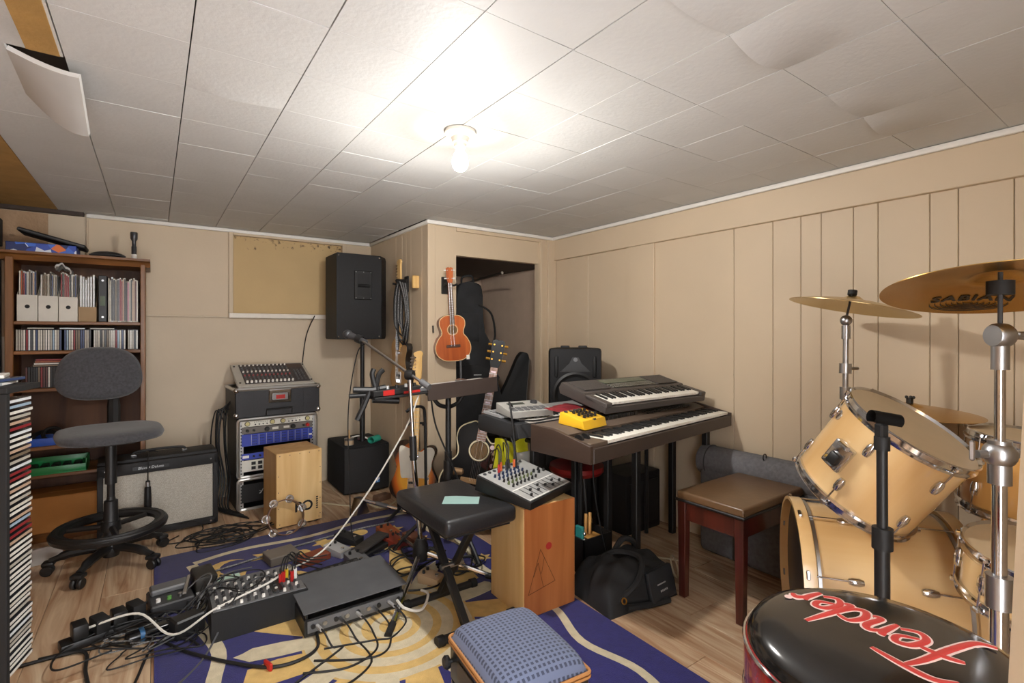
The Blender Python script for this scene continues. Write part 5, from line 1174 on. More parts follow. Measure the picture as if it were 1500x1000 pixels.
for c in range(4):
    b_ = B(); lathe(b_, [(.009, 0), (.009, .004), (0, .004)], 10, PY_ @ T((-.06 + .035 * c, .115, 0))); obj('socket', b_, DGREY, ym)
b_ = B(); tube(b_, [(1.60, 1.60, .84), (1.56, 1.64, .83), (1.54, 1.74, .84), (1.5, 1.9, .80), (1.47, 2.0, .79)], .0045); tag(obj('cable', b_, RUB), 'black lead running from the yellow mixer to the drum machine', 'cable')
b_ = B(); tube(b_, [(1.50, 2.10, .845), (1.46, 2.07, .87), (1.43, 2.02, .86), (1.42, 1.98, .75), (1.415, 1.95, .6), (1.41, 1.94, .58)], .005); tag(obj('cable', b_, RUB), 'black cable arching from the drum machine down to the small mixer', 'cable')
# yellow bag under the synthesizer
t = thing('shopping_bag', 'bright yellow plastic bag with a white print hanging under the synthesizer', 'bag', (1.53, 2.15, .40), math.radians(-40))
b_ = B(); grid(b_, lambda u, v: Vector(((u - .5) * (.17 + .03 * (1 - v)), -.03 - .03 * math.sin(PI * u) - .012 * math.sin(u * 14 + v * 5), .27 * v + .01 * math.sin(u * 9))), 16, 12)
bmesh.ops.solidify(b_, geom=b_.faces[:], thickness=-.05); obj('bag', b_, mat('yellow_film', '#e3df2a', .35, noise=.1), t, ang=60)
b_ = B(); grid(b_, lambda u, v: Vector((.015 + u * .085, -.033 - .03 * math.sin(PI * (.5 + .08 + u * .45)) - .012 * math.sin((.58 + u * .45) * 14 + (.2 + v * .5) * 5) - .004, .06 + .15 * v)), 6, 6); bmesh.ops.solidify(b_, geom=b_.faces[:], thickness=.001); pr_ = obj('print_panel', b_, WHT, t)
for k in range(2):
    b_ = B(); torus(b_, .016, .004, T((.045 + .035 * k, -.082, .13 + .02 * k), rx=PI / 2)); obj('printed_ring', b_, GREY, pr_)
# red stool under the keyboards
t = thing('stool', 'round red stool tucked under the keyboards', 'stool', (2.04, 2.20, 0))
b_ = B(); lathe(b_, [(0, .40), (.15, .40), (.165, .42), (.16, .445), (.10, .455), (0, .455)], 28); obj('seat', b_, mat('red_vinyl', '#8e1d1c', .35), t)
for k in range(3):
    a = 2 * PI * k / 3 + .4; b_ = B(); cyl(b_, (.06 * math.cos(a), .06 * math.sin(a), .41), (.12 * math.cos(a), .12 * math.sin(a), 0), .012, n=8); obj('leg', b_, BLK, t)
# moulded PA speaker on a black case
t = thing('road_case', 'black road case under the keyboards carrying the moulded speaker', 'case', (2.37, 2.60, 0), math.radians(-30))
b_ = B(); bx(b_, -.22, .2, -.2, .2, 0, .58, .008, 2); obj('body', b_, BLK2, t)
b_ = B(); tube(b_, [(-.21, -.2, .3), (.19, -.2, .3)], .008, smooth=False); obj('edge_band', b_, STEEL, t)
for s in (-1, 1):
    b_ = B(); box(b_, (s * .12, -.204, .3), (.05, .012, .06), .003, 1); obj('latch', b_, CHR, t)
sp_ = thing('moulded_speaker', 'black moulded plastic PA speaker with a horn in front of the right wall', 'speaker', (2.33, 2.54, .582), math.radians(-38))
b_ = B(); prism(b_, [(-.165, -.13), (.165, -.13), (.175, -.09), (.12, .15), (-.12, .15), (-.175, -.09)], 0, .54, bev=.02); obj('cabinet', b_, mat('moulded_black', '#1c1c1e', .6, spec=.25, noise=.1, bump=.2, bscale=200), sp_)
b_ = B(); lathe(b_, [(.145, 0), (.15, .006), (.135, .012), (.125, .002), (.05, -.012), (0, -.004)], 36, aim((0, -.13, .235), (0, -.14, .235))); obj('woofer', b_, mat('woofer_grille', '#19191a', .5, noise=.3, scale=220), sp_)
b_ = B(); prism(b_, [(-.10, .385), (.10, .385), (.04, .44), (.02, .48), (-.02, .48), (-.04, .44)], .128, .134, XZ); obj('horn', b_, BLK, sp_)
b_ = B(); cyl(b_, (0, -.132, .465), (0, -.138, .465), .014, n=12); obj('horn_mouth', b_, GREY, sp_)
for s in (-1, 1):
    b_ = B(); box(b_, (s * .125, -.133, .42), (.022, .006, .14), .008, 2); obj('port', b_, RUB, sp_)
    b_ = B(); box(b_, (s * .06, .0, .546), (.06, .03, .016), .005, 1); obj('top_grip', b_, BLK, sp_)
b_ = B(); bx(b_, 2.30, 2.62, 2.05, 2.28, 0, .36, .01, 2); o = obj('bass_amp', b_, BLK2); tag(o, 'black carpeted amplifier box in the dark under the keyboards', 'amplifier')
b_ = B(); bx(b_, 2.33, 2.59, 2.042, 2.051, .05, .31); obj('grille', b_, GRI, o); b_ = B(); cyl(b_, (2.40, 2.049, .335), (2.40, 2.044, .335), .006, n=10); obj('lamp', b_, WHT, o)
# grey padded bag along the wall
gb = thing('padded_bag', 'grey padded keyboard bag standing along the wall behind the bench', 'bag', (2.585, 1.36, 0))
GF = mat('grey_felt', '#6e6d70', .95, noise=.15, scale=60, bump=.4, bscale=300)
b_ = B(); bx(b_, -.075, .072, -.33, .34, .0, .52, .03, 3); obj('body', b_, GF, gb)
b_ = B(); grid(b_, lambda u, v: Vector((-.005 + .083 * math.cos(PI * 2 * v), -.36 + .71 * u, .50 + .083 * math.sin(PI * 2 * v))), 2, 24)
for q in (-.36, .35): lathe(b_, [(.083, 0), (.075, .006 if q > 0 else -.006), (0, .008 if q > 0 else -.008)], 24, T((-.005, q, .50), rx=-PI / 2) if q > 0 else T((-.005, q, .50), rx=-PI / 2))
obj('rolled_top', b_, GF, gb, ang=50)
b_ = B(); torus(b_, .084, .006, T((-.005, -.30, .50), rx=PI / 2)); obj('strap', b_, DGREY, gb); b_ = B(); torus(b_, .084, .0035, T((-.005, .30, .50), rx=PI / 2)); obj('seam', b_, DGREY, gb)
b_ = B(); tube(b_, [(-.05, -.31, .44), (-.075, -.31, .40), (-.07, -.33, .36)], .012); obj('strap_end', b_, DGREY, gb); b_ = B(); torus(b_, .016, .003, T((-.04, -.02, .585), rx=PI / 2)); obj('ring', b_, BLK, gb)
# ================================================================ DRUM KIT
SHL = wood('maple_lacquer', '#d3a466', '#e6c794', .22, axis=2, scale=4, coat=.5, dist=.6)
SHL2 = wood('amber_lacquer', '#bd8344', '#d6a55f', .22, axis=2, scale=4, coat=.5, dist=.6)
HEADC = mat('coated_head', '#cbb592', .5, noise=.04); HEADB = mat('black_head', '#18181a', .35)
def drum(t, R, D, shell_m, lugs=6, head_m=HEADC, wood_hoop=False, lug_a=0, badge=None, double=True):
    """axis along local z, from 0 to D"""
    b_ = B(); lathe(b_, [(R - .008, 0), (R, 0), (R, D), (R - .008, D), (R - .008, 0)], 56); obj('shell', b_, shell_m, t)
    for z, s in ((0, -1), (D, 1)):
        b_ = B(); lathe(b_, [(0, z + s * .003), (R + .002, z + s * .004), (R + .004, z - s * .004), (R - .004, z - s * .002), (0, z + s * .001)], 56); obj('head', b_, head_m, t)
        if wood_hoop:
            b_ = B(); lathe(b_, [(R + .004, z - s * .006), (R + .016, z - s * .006), (R + .016, z + s * .034), (R + .004, z + s * .034), (R + .004, z - s * .006)], 56); hp = obj('hoop', b_, shell_m, t)
            b_ = B(); lathe(b_, [(R + .0005, z - s * .022), (R + .006, z - s * .022), (R + .006, z - s * .012), (R + .0005, z - s * .012)], 56); obj('metal_ring', b_, STEEL, t)
        else:
            b_ = B(); lathe(b_, [(R + .001, z - s * .020), (R + .010, z - s * .020), (R + .012, z - s * .012), (R + .005, z - s * .008), (R + .004, z + s * .006), (R + .010, z + s * .010), (R + .006, z + s * .013), (R + .001, z + s * .004)], 56); hp = obj('hoop', b_, CHR, t)
        for k in range(lugs):
            a = 2 * PI * k / lugs + lug_a; c, q = math.cos(a), math.sin(a)
            zl = z - s * (.075 if not wood_hoop else .12)
            b_ = B(); M = Matrix.Translation(((R) * c, R * q, zl)) @ Matrix.Rotation(a, 4, 'Z')
            lathe(b_, [(0, -.024), (.009, -.022), (.013, -.01), (.013, .01), (.009, .022), (0, .024)], 12, M @ T((.006, 0, 0)), sx=.9); lg = obj('lug', b_, CHR, t)
            b_ = B(); r1 = R + (.011 if not wood_hoop else .012); cyl(b_, (r1 * c, r1 * q, zl), (r1 * c, r1 * q, z + s * (.008 if not wood_hoop else .02)), .003, n=8); obj('tension_rod', b_, CHR, lg)
            b_ = B(); box(b_, (R + .014, 0, z + s * (.004 if not wood_hoop else .02)), (.014, .018, .014) if not wood_hoop else (.022, .03, .012), .003, 1, Matrix.Rotation(a, 4, 'Z')); obj('claw', b_, CHR, lg)
    if badge is not None:
        b_ = B(); M = Matrix.Rotation(badge, 4, 'Z') @ T((R, 0, D * .78), ry=PI / 2); lathe(b_, [(.018, 0), (.018, .002), (0, .002)], 20, M); obj('badge', b_, CHR, t)
def axis_M(p0, n, spin=0):
    n = Vector(n).normalized(); return Matrix.Translation(p0) @ n.to_track_quat('Z', 'Y').to_matrix().to_4x4() @ Matrix.Rotation(spin, 4, 'Z')
AX = Vector((.56, -.83, 0)).normalized()
bd_ = thing('bass_drum', 'large maple bass drum with wooden hoops lying on its side', 'drum', M=axis_M((2.03, .93, .292), AX))
drum(bd_, .27, .44, SHL, lugs=8, wood_hoop=True, lug_a=.39, head_m=HEADB)
for s in (-1, 1):
    b_ = B(); q = axis_M((0, 0, 0), AX).inverted(); side = Vector((-AX.y, AX.x, 0)) * s
    p0 = q @ (side * .26 + AX * .12 + Vector((0, 0, -.03))); p1 = q @ (side * .36 + AX * .0 + Vector((0, 0, -.285))); cyl(b_, p0, p1, .007, n=8); obj('spur', b_, CHR, bd_)
TN = Vector((0.0, -.55, .83))
t1 = thing('rack_tom', 'maple rack tom tilted towards the drummer above the bass drum', 'drum', M=axis_M(Vector((1.994, .573, .915)) - TN.normalized() * .30, TN, .2))
drum(t1, .188, .30, SHL, lugs=6, lug_a=-.25, badge=2.0)
b_ = B(); M = Matrix.Rotation(2.62, 4, 'Z'); box(b_, (.20, 0, .15), (.026, .07, .095), .008, 2, M); mb = obj('mount_bracket', b_, CHR, t1); b_ = B(); box(b_, (.218, .005, .14), (.022, .036, .04), .006, 2, M); obj('mount_clamp', b_, BLK, mb)
b_ = B(); cyl(b_, M @ Vector((.215, -.015, .19)), M @ Vector((.235, .03, .20)), .008, n=10); obj('wing_screw', b_, CHR, mb)
t2 = thing('rack_tom', 'amber rack tom partly hidden behind the tall chrome cymbal stand', 'drum', M=axis_M((2.36, .37, .62), (0, -.1, 1)))
drum(t2, .165, .25, SHL2, lugs=6, lug_a=.4)
sn = thing('snare_drum', 'pale wood snare drum with chrome hoops near the leaning trim board', 'drum', M=axis_M((2.005, .275, .465), (-.10, -.12, 1)))
drum(sn, .178, .14, SHL, lugs=8, lug_a=.1)
for k in range(3):
    a = 2 * PI * k / 3 + .5
    b_ = B(); tube(b_, [(0, 0, -.12), (.13 * math.cos(a), .13 * math.sin(a), -.05), (.18 * math.cos(a), .18 * math.sin(a), .01)], .008); obj('basket_arm', b_, CHR, sn)
    b_ = B(); tube(b_, [(0, 0, -.22), (.14 * math.cos(a + .5), .14 * math.sin(a + .5), -.40), (.2 * math.cos(a + .5), .2 * math.sin(a + .5), -.47)], .008); obj('stand_leg', b_, CHR, sn)
b_ = B(); cyl(b_, (0, 0, -.42), (0, 0, -.08), .012, n=10); obj('stand_tube', b_, CHR, sn)

def cymbal(name, label, R, M, m_, dome=.035, bell=.02, br=.05):
    t = thing(name, label, 'cymbal', M=M); th = .0014
    top = [(0.0, dome + bell), (br * .5, dome + bell * .85), (br * .9, dome + .004), (br, dome)] + [(br + (R - br) * k / 8, dome * (1 - (k / 8) ** 1.6)) for k in range(1, 9)]
    bot = [(r, z - th) for r, z in top[::-1]]
    b_ = B(); lathe(b_, top + bot, 72); obj('bronze_disc', b_, m_, t, ang=60)
    return t
def bronze(name, c1, c2):
    m_ = mat(name, c1, .27, 1, noise=0); N = m_.node_tree.nodes; L = m_.node_tree.links
    tcn = N.new('ShaderNodeTexCoord'); wv = N.new('ShaderNodeTexWave'); wv.wave_type = 'RINGS'; wv.rings_direction = 'Z'; wv.inputs['Scale'].default_value = 120; wv.inputs['Distortion'].default_value = .6
    L.new(tcn.outputs['Object'], wv.inputs['Vector']); rp = N.new('ShaderNodeValToRGB'); rp.color_ramp.elements[0].color = (*lin(c2), 1); rp.color_ramp.elements[1].color = (*lin(c1), 1); L.new(wv.outputs['Fac'], rp.inputs[0]); L.new(rp.outputs[0], N['Principled BSDF'].inputs['Base Color'])
    bp_ = N.new('ShaderNodeBump'); bp_.inputs['Strength'].default_value = .25; bp_.inputs['Distance'].default_value = .0006; L.new(wv.outputs['Fac'], bp_.inputs['Height']); L.new(bp_.outputs[0], N['Principled BSDF'].inputs['Normal']); return m_
BRZ = bronze('cymbal_bronze', '#cfa968', '#b98f4c'); BRZ2 = bronze('cymbal_pale_bronze', '#d8c292', '#c4ab78')
# ride cymbal on its tall stand, seen from below
RM = Matrix.Translation((1.515, .275, 1.315)) @ Matrix.Rotation(math.radians(-10), 4, Vector((.814, -.581, 0))) @ Matrix.Rotation(math.radians(6), 4, Vector((.581, .814, 0)))
rc = cymbal('ride_cymbal', 'large bronze ride cymbal lettered underneath on the tall chrome stand', .215, RM, BRZ, dome=.03, bell=.018, br=.055)
# lettering on the underside, reading towards the camera
UM = Matrix.Rotation(math.radians(-62), 4, 'Z')
INKC = mat('cymbal_ink', '#22180c', .5)
def under_z(r): k = max(0, (r - .055) / .16); return .03 * (1 - k ** 1.6) - .0025
tx = text('lettering', 'SABIAN', .05, INKC, rc, Matrix(), spacing=1.12, bold=.0012, ext=.0003)
for v in tx.data.vertices:      # wrap the flat print on the underside of the cone
    x, y = v.co.x * .84 - .012, .132 - v.co.y * .8
    p = UM @ Vector((x, y, 0)); r = math.hypot(x, y); v.co = Vector((p.x, p.y, under_z(r) - .0004 - v.co.z))
for k in range(7):
    b_ = B(); rr = .075 - .011 * k; pts = []
    for j in range(13):
        a = PI + PI * j / 12; x, y = rr * math.cos(a) - .012, .158 - rr * .5 * math.sin(a); p = UM @ Vector((x, y, 0)); pts.append((p.x, p.y, under_z(math.hypot(x, y)) - .0006))
    tube(b_, pts, .0011, 4, smooth=False); obj('printed_arc', b_, INKC, rc)
rs = thing('cymbal_stand', 'tall double-braced chrome cymbal stand behind the red-rimmed stool', 'cymbal stand', (1.515, .275, 0))
b_ = B(); cyl(b_, (-.015, 0, .10), (-.008, 0, .66), .0165, n=18); obj('lower_tube', b_, CHR, rs); b_ = B(); cyl(b_, (-.009, 0, .62), (-.004, 0, .98), .0135, n=18); obj('middle_tube', b_, CHR, rs)
b_ = B(); cyl(b_, (-.004, 0, .95), (0, 0, 1.20), .010, n=16); obj('upper_tube', b_, CHR, rs)
b_ = B(); cyl(b_, (-.009, 0, .62), (-.008, 0, .69), .024, n=18); c_ = obj('lower_collar', b_, STEEL, rs); b_ = B(); box(b_, (.03, -.01, .66), (.03, .012, .02), .004, 1); obj('wing_screw', b_, STEEL, c_)
b_ = B(); cyl(b_, (-.006, 0, .89), (-.005, 0, .985), .021, n=18); ball(b_, (-.005, 0, .955), .031, n=16); c_ = obj('middle_joint', b_, STEEL, rs)
for s in (-1, 1):
    b_ = B(); M = T((-.005, 0, .955), rz=math.radians(-35.5)); cyl(b_, M @ Vector((s * .02, 0, 0)), M @ Vector((s * .05, 0, 0)), .009, n=10); box(b_, (s * .06, 0, .008), (.012, .010, .045), .004, 1, M); obj('wing_nut', b_, STEEL, c_)
b_ = B(); cyl(b_, (-.001, 0, 1.14), (0, 0, 1.20), .016, n=16); c_ = obj('upper_collar', b_, STEEL, rs)
b_ = B(); M = T((.0, 0, 1.215), rz=math.radians(-35.5)); lathe(b_, [(0, -.017), (.023, -.017), (.027, -.01), (.027, .01), (.023, .017), (0, .017)], 20, M @ T((0, 0, 0), ry=PI / 2)); c_ = obj('tilter', b_, STEEL, rs); b_ = B(); cyl(b_, M @ Vector((.015, 0, 0)), M @ Vector((.06, 0, -.005)), .006, n=8); box(b_, (.055, 0, .0), (.035, .008, .018), .003, 1, M); obj('tilter_wing', b_, STEEL, c_)
b_ = B(); cyl(b_, (0, 0, 1.235), (.003, 0, 1.355), .0045, n=10); obj('rod', b_, DGREY, rs); b_ = B(); cyl(b_, (.001, 0, 1.305), (.002, 0, 1.335), .024, n=18); obj('felt', b_, BLK2, rs)
for k in range(3):
    a = 2 * PI * k / 3 + .9; b_ = B(); tube(b_, [(-.015, 0, .42), (.2 * math.cos(a), .2 * math.sin(a), .15), (.33 * math.cos(a), .33 * math.sin(a), .014)], .010, smooth=False); obj('leg', b_, CHR, rs)
    b_ = B(); cyl(b_, (-.015, 0, .13), (.2 * math.cos(a), .2 * math.sin(a), .15), .006, n=8); obj('brace', b_, CHR, rs)
# crash cymbal on an arm rising from the bass drum
cr = cymbal('crash_cymbal', 'thin pale crash cymbal tilted on the short chrome arm', .228, Matrix.Translation((2.325, .865, 1.325)) @ Matrix.Rotation(math.radians(11), 4, Vector((.581, .814, 0))) @ Matrix.Rotation(math.radians(3), 4, Vector((.814, -.581, 0))), BRZ2, dome=.032, bell=.018, br=.04)
ca = thing('cymbal_stand', 'chrome cymbal arm on a flared base mounted on the bass drum', 'cymbal stand', (2.29, .875, .452))
b_ = B(); lathe(b_, [(0, 0), (.062, 0), (.062, .008), (.042, .016), (.035, .06), (.028, .09), (0, .09)], 20); obj('base', b_, CHR, ca)
b_ = B(); cyl(b_, (0, 0, .08), (.0, 0, .50), .0145, n=16); obj('lower_tube', b_, CHR, ca); b_ = B(); cyl(b_, (0, 0, .45), (.008, 0, .79), .0105, n=14); obj('upper_tube', b_, STEEL, ca)
b_ = B(); cyl(b_, (0, 0, .50), (0, 0, .55), .02, n=14); c_ = obj('collar', b_, STEEL, ca); b_ = B(); cyl(b_, (0, 0, .605), (.002, 0, .645), .022, n=14); c_ = obj('collar', b_, STEEL, ca); b_ = B(); cyl(b_, (.0, 0, .625), (.045, -.03, .625), .006, n=8); obj('wing_screw', b_, STEEL, c_)
b_ = B(); cyl(b_, (.007, 0, .745), (.008, 0, .80), .016, n=14); ball(b_, (.008, 0, .82), .022, n=14); obj('tilter', b_, STEEL, ca)
b_ = B(); cyl(b_, (.01, 0, .83), (.042, -.012, .945), .0045, n=10); obj('rod', b_, DGREY, ca); b_ = B(); cyl(b_, (.037, -.011, .925), (.041, -.012, .943), .017, n=14); obj('felt', b_, BLK2, ca)
# flat cymbal behind the tom
hc = cymbal('cymbal', 'flat bronze cymbal lying level behind the tilted rack tom', .225, Matrix.Translation((2.425, .70, .915)) @ Matrix.Rotation(math.radians(3), 4, 'X'), BRZ, dome=.02, bell=.012, br=.045)
hs_ = thing('cymbal_stand', 'thin chrome stand with a black knob under the flat bronze cymbal', 'cymbal stand', (2.425, .70, 0))
b_ = B(); tube(b_, [(.175, .02, .03), (.175, .02, .84), (.0, 0, .84), (0, 0, .93)], .0085, 8, smooth=False); obj('tube', b_, CHR, hs_)
b_ = B(); cyl(b_, (0, 0, .94), (0, 0, .965), .012, n=12); obj('knob', b_, BLK, hs_)
for k in range(5):
    a = 2 * PI * k / 5; b_ = B(); ball(b_, (.012 * math.cos(a), .012 * math.sin(a), .968), .006, n=8); obj('knob_lobe', b_, BLK, hs_)
for k in range(3):
    a = 2 * PI * k / 3 + .25; b_ = B(); tube(b_, [(.175, .02, .22), (.175 + .045 * math.cos(a), .02 + .09 * math.sin(a), .1), (.175 + .06 * math.cos(a), .02 + .14 * math.sin(a), .012)], .008); obj('leg', b_, CHR, hs_)

# ================================================================ RED-RIMMED BAR STOOL
st = thing('bar_stool', 'round bar stool with glossy black top, red rim and red script lettering', 'stool', (.863, .283, 0))
b_ = B(); lathe(b_, [(0, .775), (.12, .775), (.15, .772), (.168, .764), (.177, .75), (.177, .742), (.16, .738), (0, .738)], 64); obj('seat_top', b_, mat('gloss_black_vinyl', '#1b1a1a', .14, coat=.3, noise=.05), st, ang=50)
b_ = B(); lathe(b_, [(.170, .745), (.180, .742), (.182, .735), (.182, .668), (.178, .66), (.15, .66)], 64); obj('red_rim', b_, mat('red_sparkle', '#a81d18', .22, .3, noise=.2, scale=220, coat=.5), st)
for z in (.741, .664):
    b_ = B(); torus(b_, .1815, .0028, T((0, 0, z)), 64, 6); obj('trim_ring', b_, CHR, st)
b_ = B(); lathe(b_, [(0, .62), (.06, .62), (.06, .66), (0, .66)], 20); obj('swivel', b_, BLK, st)
for k in range(4):
    a = PI / 4 + k * PI / 2; b_ = B(); tube(b_, [(.11 * math.cos(a), .11 * math.sin(a), .655), (.14 * math.cos(a), .14 * math.sin(a), .35), (.19 * math.cos(a), .19 * math.sin(a), .005)], .0125); obj('leg', b_, CHR, st)
b_ = B(); torus(b_, .152, .009, T((0, 0, .25)), 40, 8); obj('foot_ring', b_, CHR, st)
# script lettering drawn as strokes, upside down for the camera as in the place
RS = mat('script_red', '#c8403c', .4, noise=.05); RO = mat('script_outline', '#e6c9c2', .4, noise=.02)
STK = [
 [[(-.62, -.42), (-.50, -.36), (-.42, -.1), (-.36, .2), (-.30, .38)], [(-.62, .30), (-.50, .40), (-.30, .40), (-.05, .36)], [(-.55, .0), (-.42, .04), (-.24, .04)]],                       # F
 [[(-.22, -.06), (-.10, .02), (-.12, .12), (-.22, .08), (-.26, -.08), (-.18, -.16), (-.06, -.10)]],                                                                               # e
 [[(-.04, .10), (.0, .08), (-.02, -.14)], [(-.01, .02), (.08, .12), (.13, .06), (.10, -.12), (.17, -.12)]],                                                                       # n
 [[(.36, .10), (.25, .12), (.19, -.02), (.24, -.13), (.33, -.08), (.38, .10)], [(.46, .42), (.40, .12), (.36, -.12), (.42, -.12)]],                                               # d
 [[(.46, -.04), (.57, .03), (.55, .12), (.47, .09), (.43, -.06), (.50, -.15), (.60, -.09)]],                                                                                      # e
 [[(.66, .10), (.68, .04), (.65, -.13)], [(.67, .02), (.74, .12), (.80, .08)]],                                                                                                   # r
]
LM = Matrix.Translation((.035, .012, 0)) @ Matrix.Rotation(math.radians(90 - 4), 4, 'Z')
def ribbon(bm, pts, w0, z0, z1):
    t_ = bmesh.new(); Pn = [(x * .166 - .008, y * .19, 0) for x, y in pts]; Q = crom(Pn, 7); m_ = len(Q)
    tube(t_, Q, w0 * .19, 8, smooth=False, rads=[w0 * .19 * (.55 + .45 * math.sin(PI * min(1, max(0, k / (m_ - 1))))) for k in range(m_)])
    for v in t_.verts: v.co.z = z0 + (z1 - z0) * (.5 + .5 * v.co.z / (w0 * .19))
    me_ = bpy.data.meshes.new('tmp'); bmesh.ops.transform(t_, matrix=LM, verts=t_.verts); t_.to_mesh(me_); t_.free(); bm.from_mesh(me_); bpy.data.meshes.remove(me_)
for L_ in STK:
    o1, o2 = B(), B()
    for s in L_: ribbon(o1, s, .050, .7738, .7757); ribbon(o2, s, .034, .7738, .7762)
    q = obj('letter_outline', o1, RO, st, ang=60); obj('letter', o2, RS, q, ang=60)
b_ = B(); M = LM @ T((.122, .034, .7748)); lathe(b_, [(.006, 0), (.006, .0008), (0, .0008)], 14, M); obj('registered_mark', b_, RO, st)

# ================================================================ BLACK MICROPHONE STAND WITH EMPTY CLIP
m2 = thing('microphone_stand', 'straight black microphone stand with an empty clip by the drums', 'microphone stand', (1.535, .50, 0))
b_ = B(); lathe(b_, [(0, 0), (.115, 0), (.118, .008), (.10, .016), (.03, .03), (.02, .045), (0, .045)], 32); obj('base', b_, BLK2, m2)
b_ = B(); cyl(b_, (0, 0, .04), (.008, .004, .70), .0175, n=16); obj('lower_tube', b_, BLK, m2); b_ = B(); cyl(b_, (.007, .003, .68), (.014, .006, .93), .0125, n=14); obj('upper_tube', b_, BLK, m2)
for z0, z1 in ((.66, .715), (.43, .46)):
    b_ = B(); cyl(b_, (.007, .003, z0), (.008, .003, z1), .0235, n=16); obj('collar', b_, RUB, m2)
b_ = B(); cyl(b_, (.013, .006, .915), (.014, .006, .95), .018, n=14); obj('thread_cap', b_, RUB, m2)
b_ = B(); M = T((.016, .008, .965), rz=math.radians(-35.5)); box(b_, (0, 0, .0), (.022, .03, .04), .005, 1, M); obj('clip_neck', b_, RUB, m2)
b_ = B(); M = M @ T((.012, 0, .03), ry=math.radians(-80))
grid(b_, lambda u, v: M @ Vector((.018 * math.cos(-2.4 + 4.8 * u), .018 * math.sin(-2.4 + 4.8 * u), -.035 + .075 * v)), 14, 3); bmesh.ops.solidify(b_, geom=b_.faces[:], thickness=.004); obj('clip', b_, RUB, m2)
# ================================================================ FLOOR CLUTTER
# black soft bag
sbg = thing('messenger_bag', 'slumped black canvas bag with straps on the floor under the piano', 'bag', (1.80, 1.62, 0), math.radians(-5))
CANV = mat('black_canvas', '#1f2022', .75, noise=.2, scale=14, bump=.5, bscale=22)
def lump(sx, sy, sz, seed, nx=22, ny=16, e=.45, amp=.02):
    r = random.Random(seed); ph = [r.uniform(0, 6) for _ in range(6)]
    def f(u, v):
        x, y = (u - .5) * 2, (v - .5) * 2; h = max(0, (1 - abs(x) ** 3.5) * (1 - abs(y) ** 3.5)) ** e
        w_ = amp * (math.sin(5 * x + ph[0] + 2 * y) + math.sin(9 * y + ph[1] - 3 * x) * .6 + math.sin(13 * x + 7 * y + ph[2]) * .4) * h
        return Vector((x * sx / 2 * (1 - .12 * h * (y > 0)), y * sy / 2 * (1 - .08 * h), h * sz + w_))
    return f
b_ = B(); grid(b_, lump(.42, .29, .17, 5, e=.26, amp=.013), 36, 26); obj('body', b_, CANV, sbg, ang=70)
b_ = B(); M = T((.10, -.135, .075), rx=math.radians(-14), rz=math.radians(8)); box(b_, (0, 0, 0), (.18, .03, .14), .012, 2, M); pk = obj('pocket', b_, mat('black_pocket', '#2a2d31', .5, noise=.15), sbg)
b_ = B(); [box(b_, (-.022 + .011 * k, -.0158, -.025), (.006, .002, .008), 0, 1, M) for k in range(5)]; obj('small_print', b_, SILV, pk, kind='stuff'); b_ = B(); box(b_, (-.01, -.0158, .005), (.06, .002, .005), 0, 1, M); obj('logo_bar', b_, SILV, pk)
for Pn, nm in (([(-.15, -.12, .05), (-.05, -.14, .12), (.03, -.08, .185), (-.02, .02, .19), (-.10, .04, .17)], 'strap'), ([(-.02, .05, .17), (.05, .06, .22), (.11, .05, .2), (.13, .06, .14)], 'handle'), ([(-.12, -.15, .03), (0.0, -.16, .015), (.12, -.17, .012)], 'strap')):
    b_ = B(); tube(b_, Pn, .014, 8); obj(nm, b_, CANV, sbg)
b_ = B(); torus(b_, .012, .003, T((-.13, -.145, .06), rx=1.2)); obj('buckle', b_, GOLD, sbg)
# open black tray with percussion
tr = thing('storage_tray', 'open black plastic tray of percussion bits beside the orange cajon', 'tray', (1.855, 1.93, 0), math.radians(0))
b_ = B(); bx(b_, -.10, .10, -.09, .09, 0, .006); obj('base', b_, BLK, tr)
for x0, x1, y0, y1 in ((-.10, .10, -.09, -.084), (-.10, .10, .084, .09), (-.10, -.094, -.09, .09), (.094, .10, -.09, .09)):
    b_ = B(); bx(b_, x0, x1, y0, y1, 0, .18); obj('side', b_, BLK, tr)
for k in range(2):
    b_ = B(); cyl(b_, (1.80 + .03 * k, 1.88, .03 + .02 * k), (1.89 + .03 * k, 1.965, .25), .009, n=10); tag(obj('clave', b_, wood('tan_stick', '#9c6b33', '#c79550', .4, axis=2)), 'tan wooden clave stick poking out of the black tray', 'clave', 'claves in the black tray')
b_ = B(); bx(b_, 1.83, 1.92, 1.88, 1.95, .012, .16, .004, 1); tag(obj('wood_block', b_, MATS['tan_stick']), 'small tan wood block lying in the black tray', 'wood block')
t = thing('shaker_bar', 'teal bar of small silver bells in the black tray', 'shaker', (1.785, 1.90, .008), .1)
b_ = B(); box(b_, (0, 0, .11), (.02, .05, .22), .004, 1); obj('bar', b_, mat('teal_bar', '#2c7f7c', .4), t)
for k in range(5):
    b_ = B(); ball(b_, (0, -.03, .06 + .032 * k), .010, n=10); obj('bell', b_, CHR, t)
b_ = B(); torus(b_, .05, .0045, T((2.13, 1.58, .05), rx=math.radians(70), rz=.5)); tag(obj('cable', b_, mat('beige_cable', '#c9bda0', .5)), 'beige cable coil standing on the floor beside the piano bench leg', 'cable')

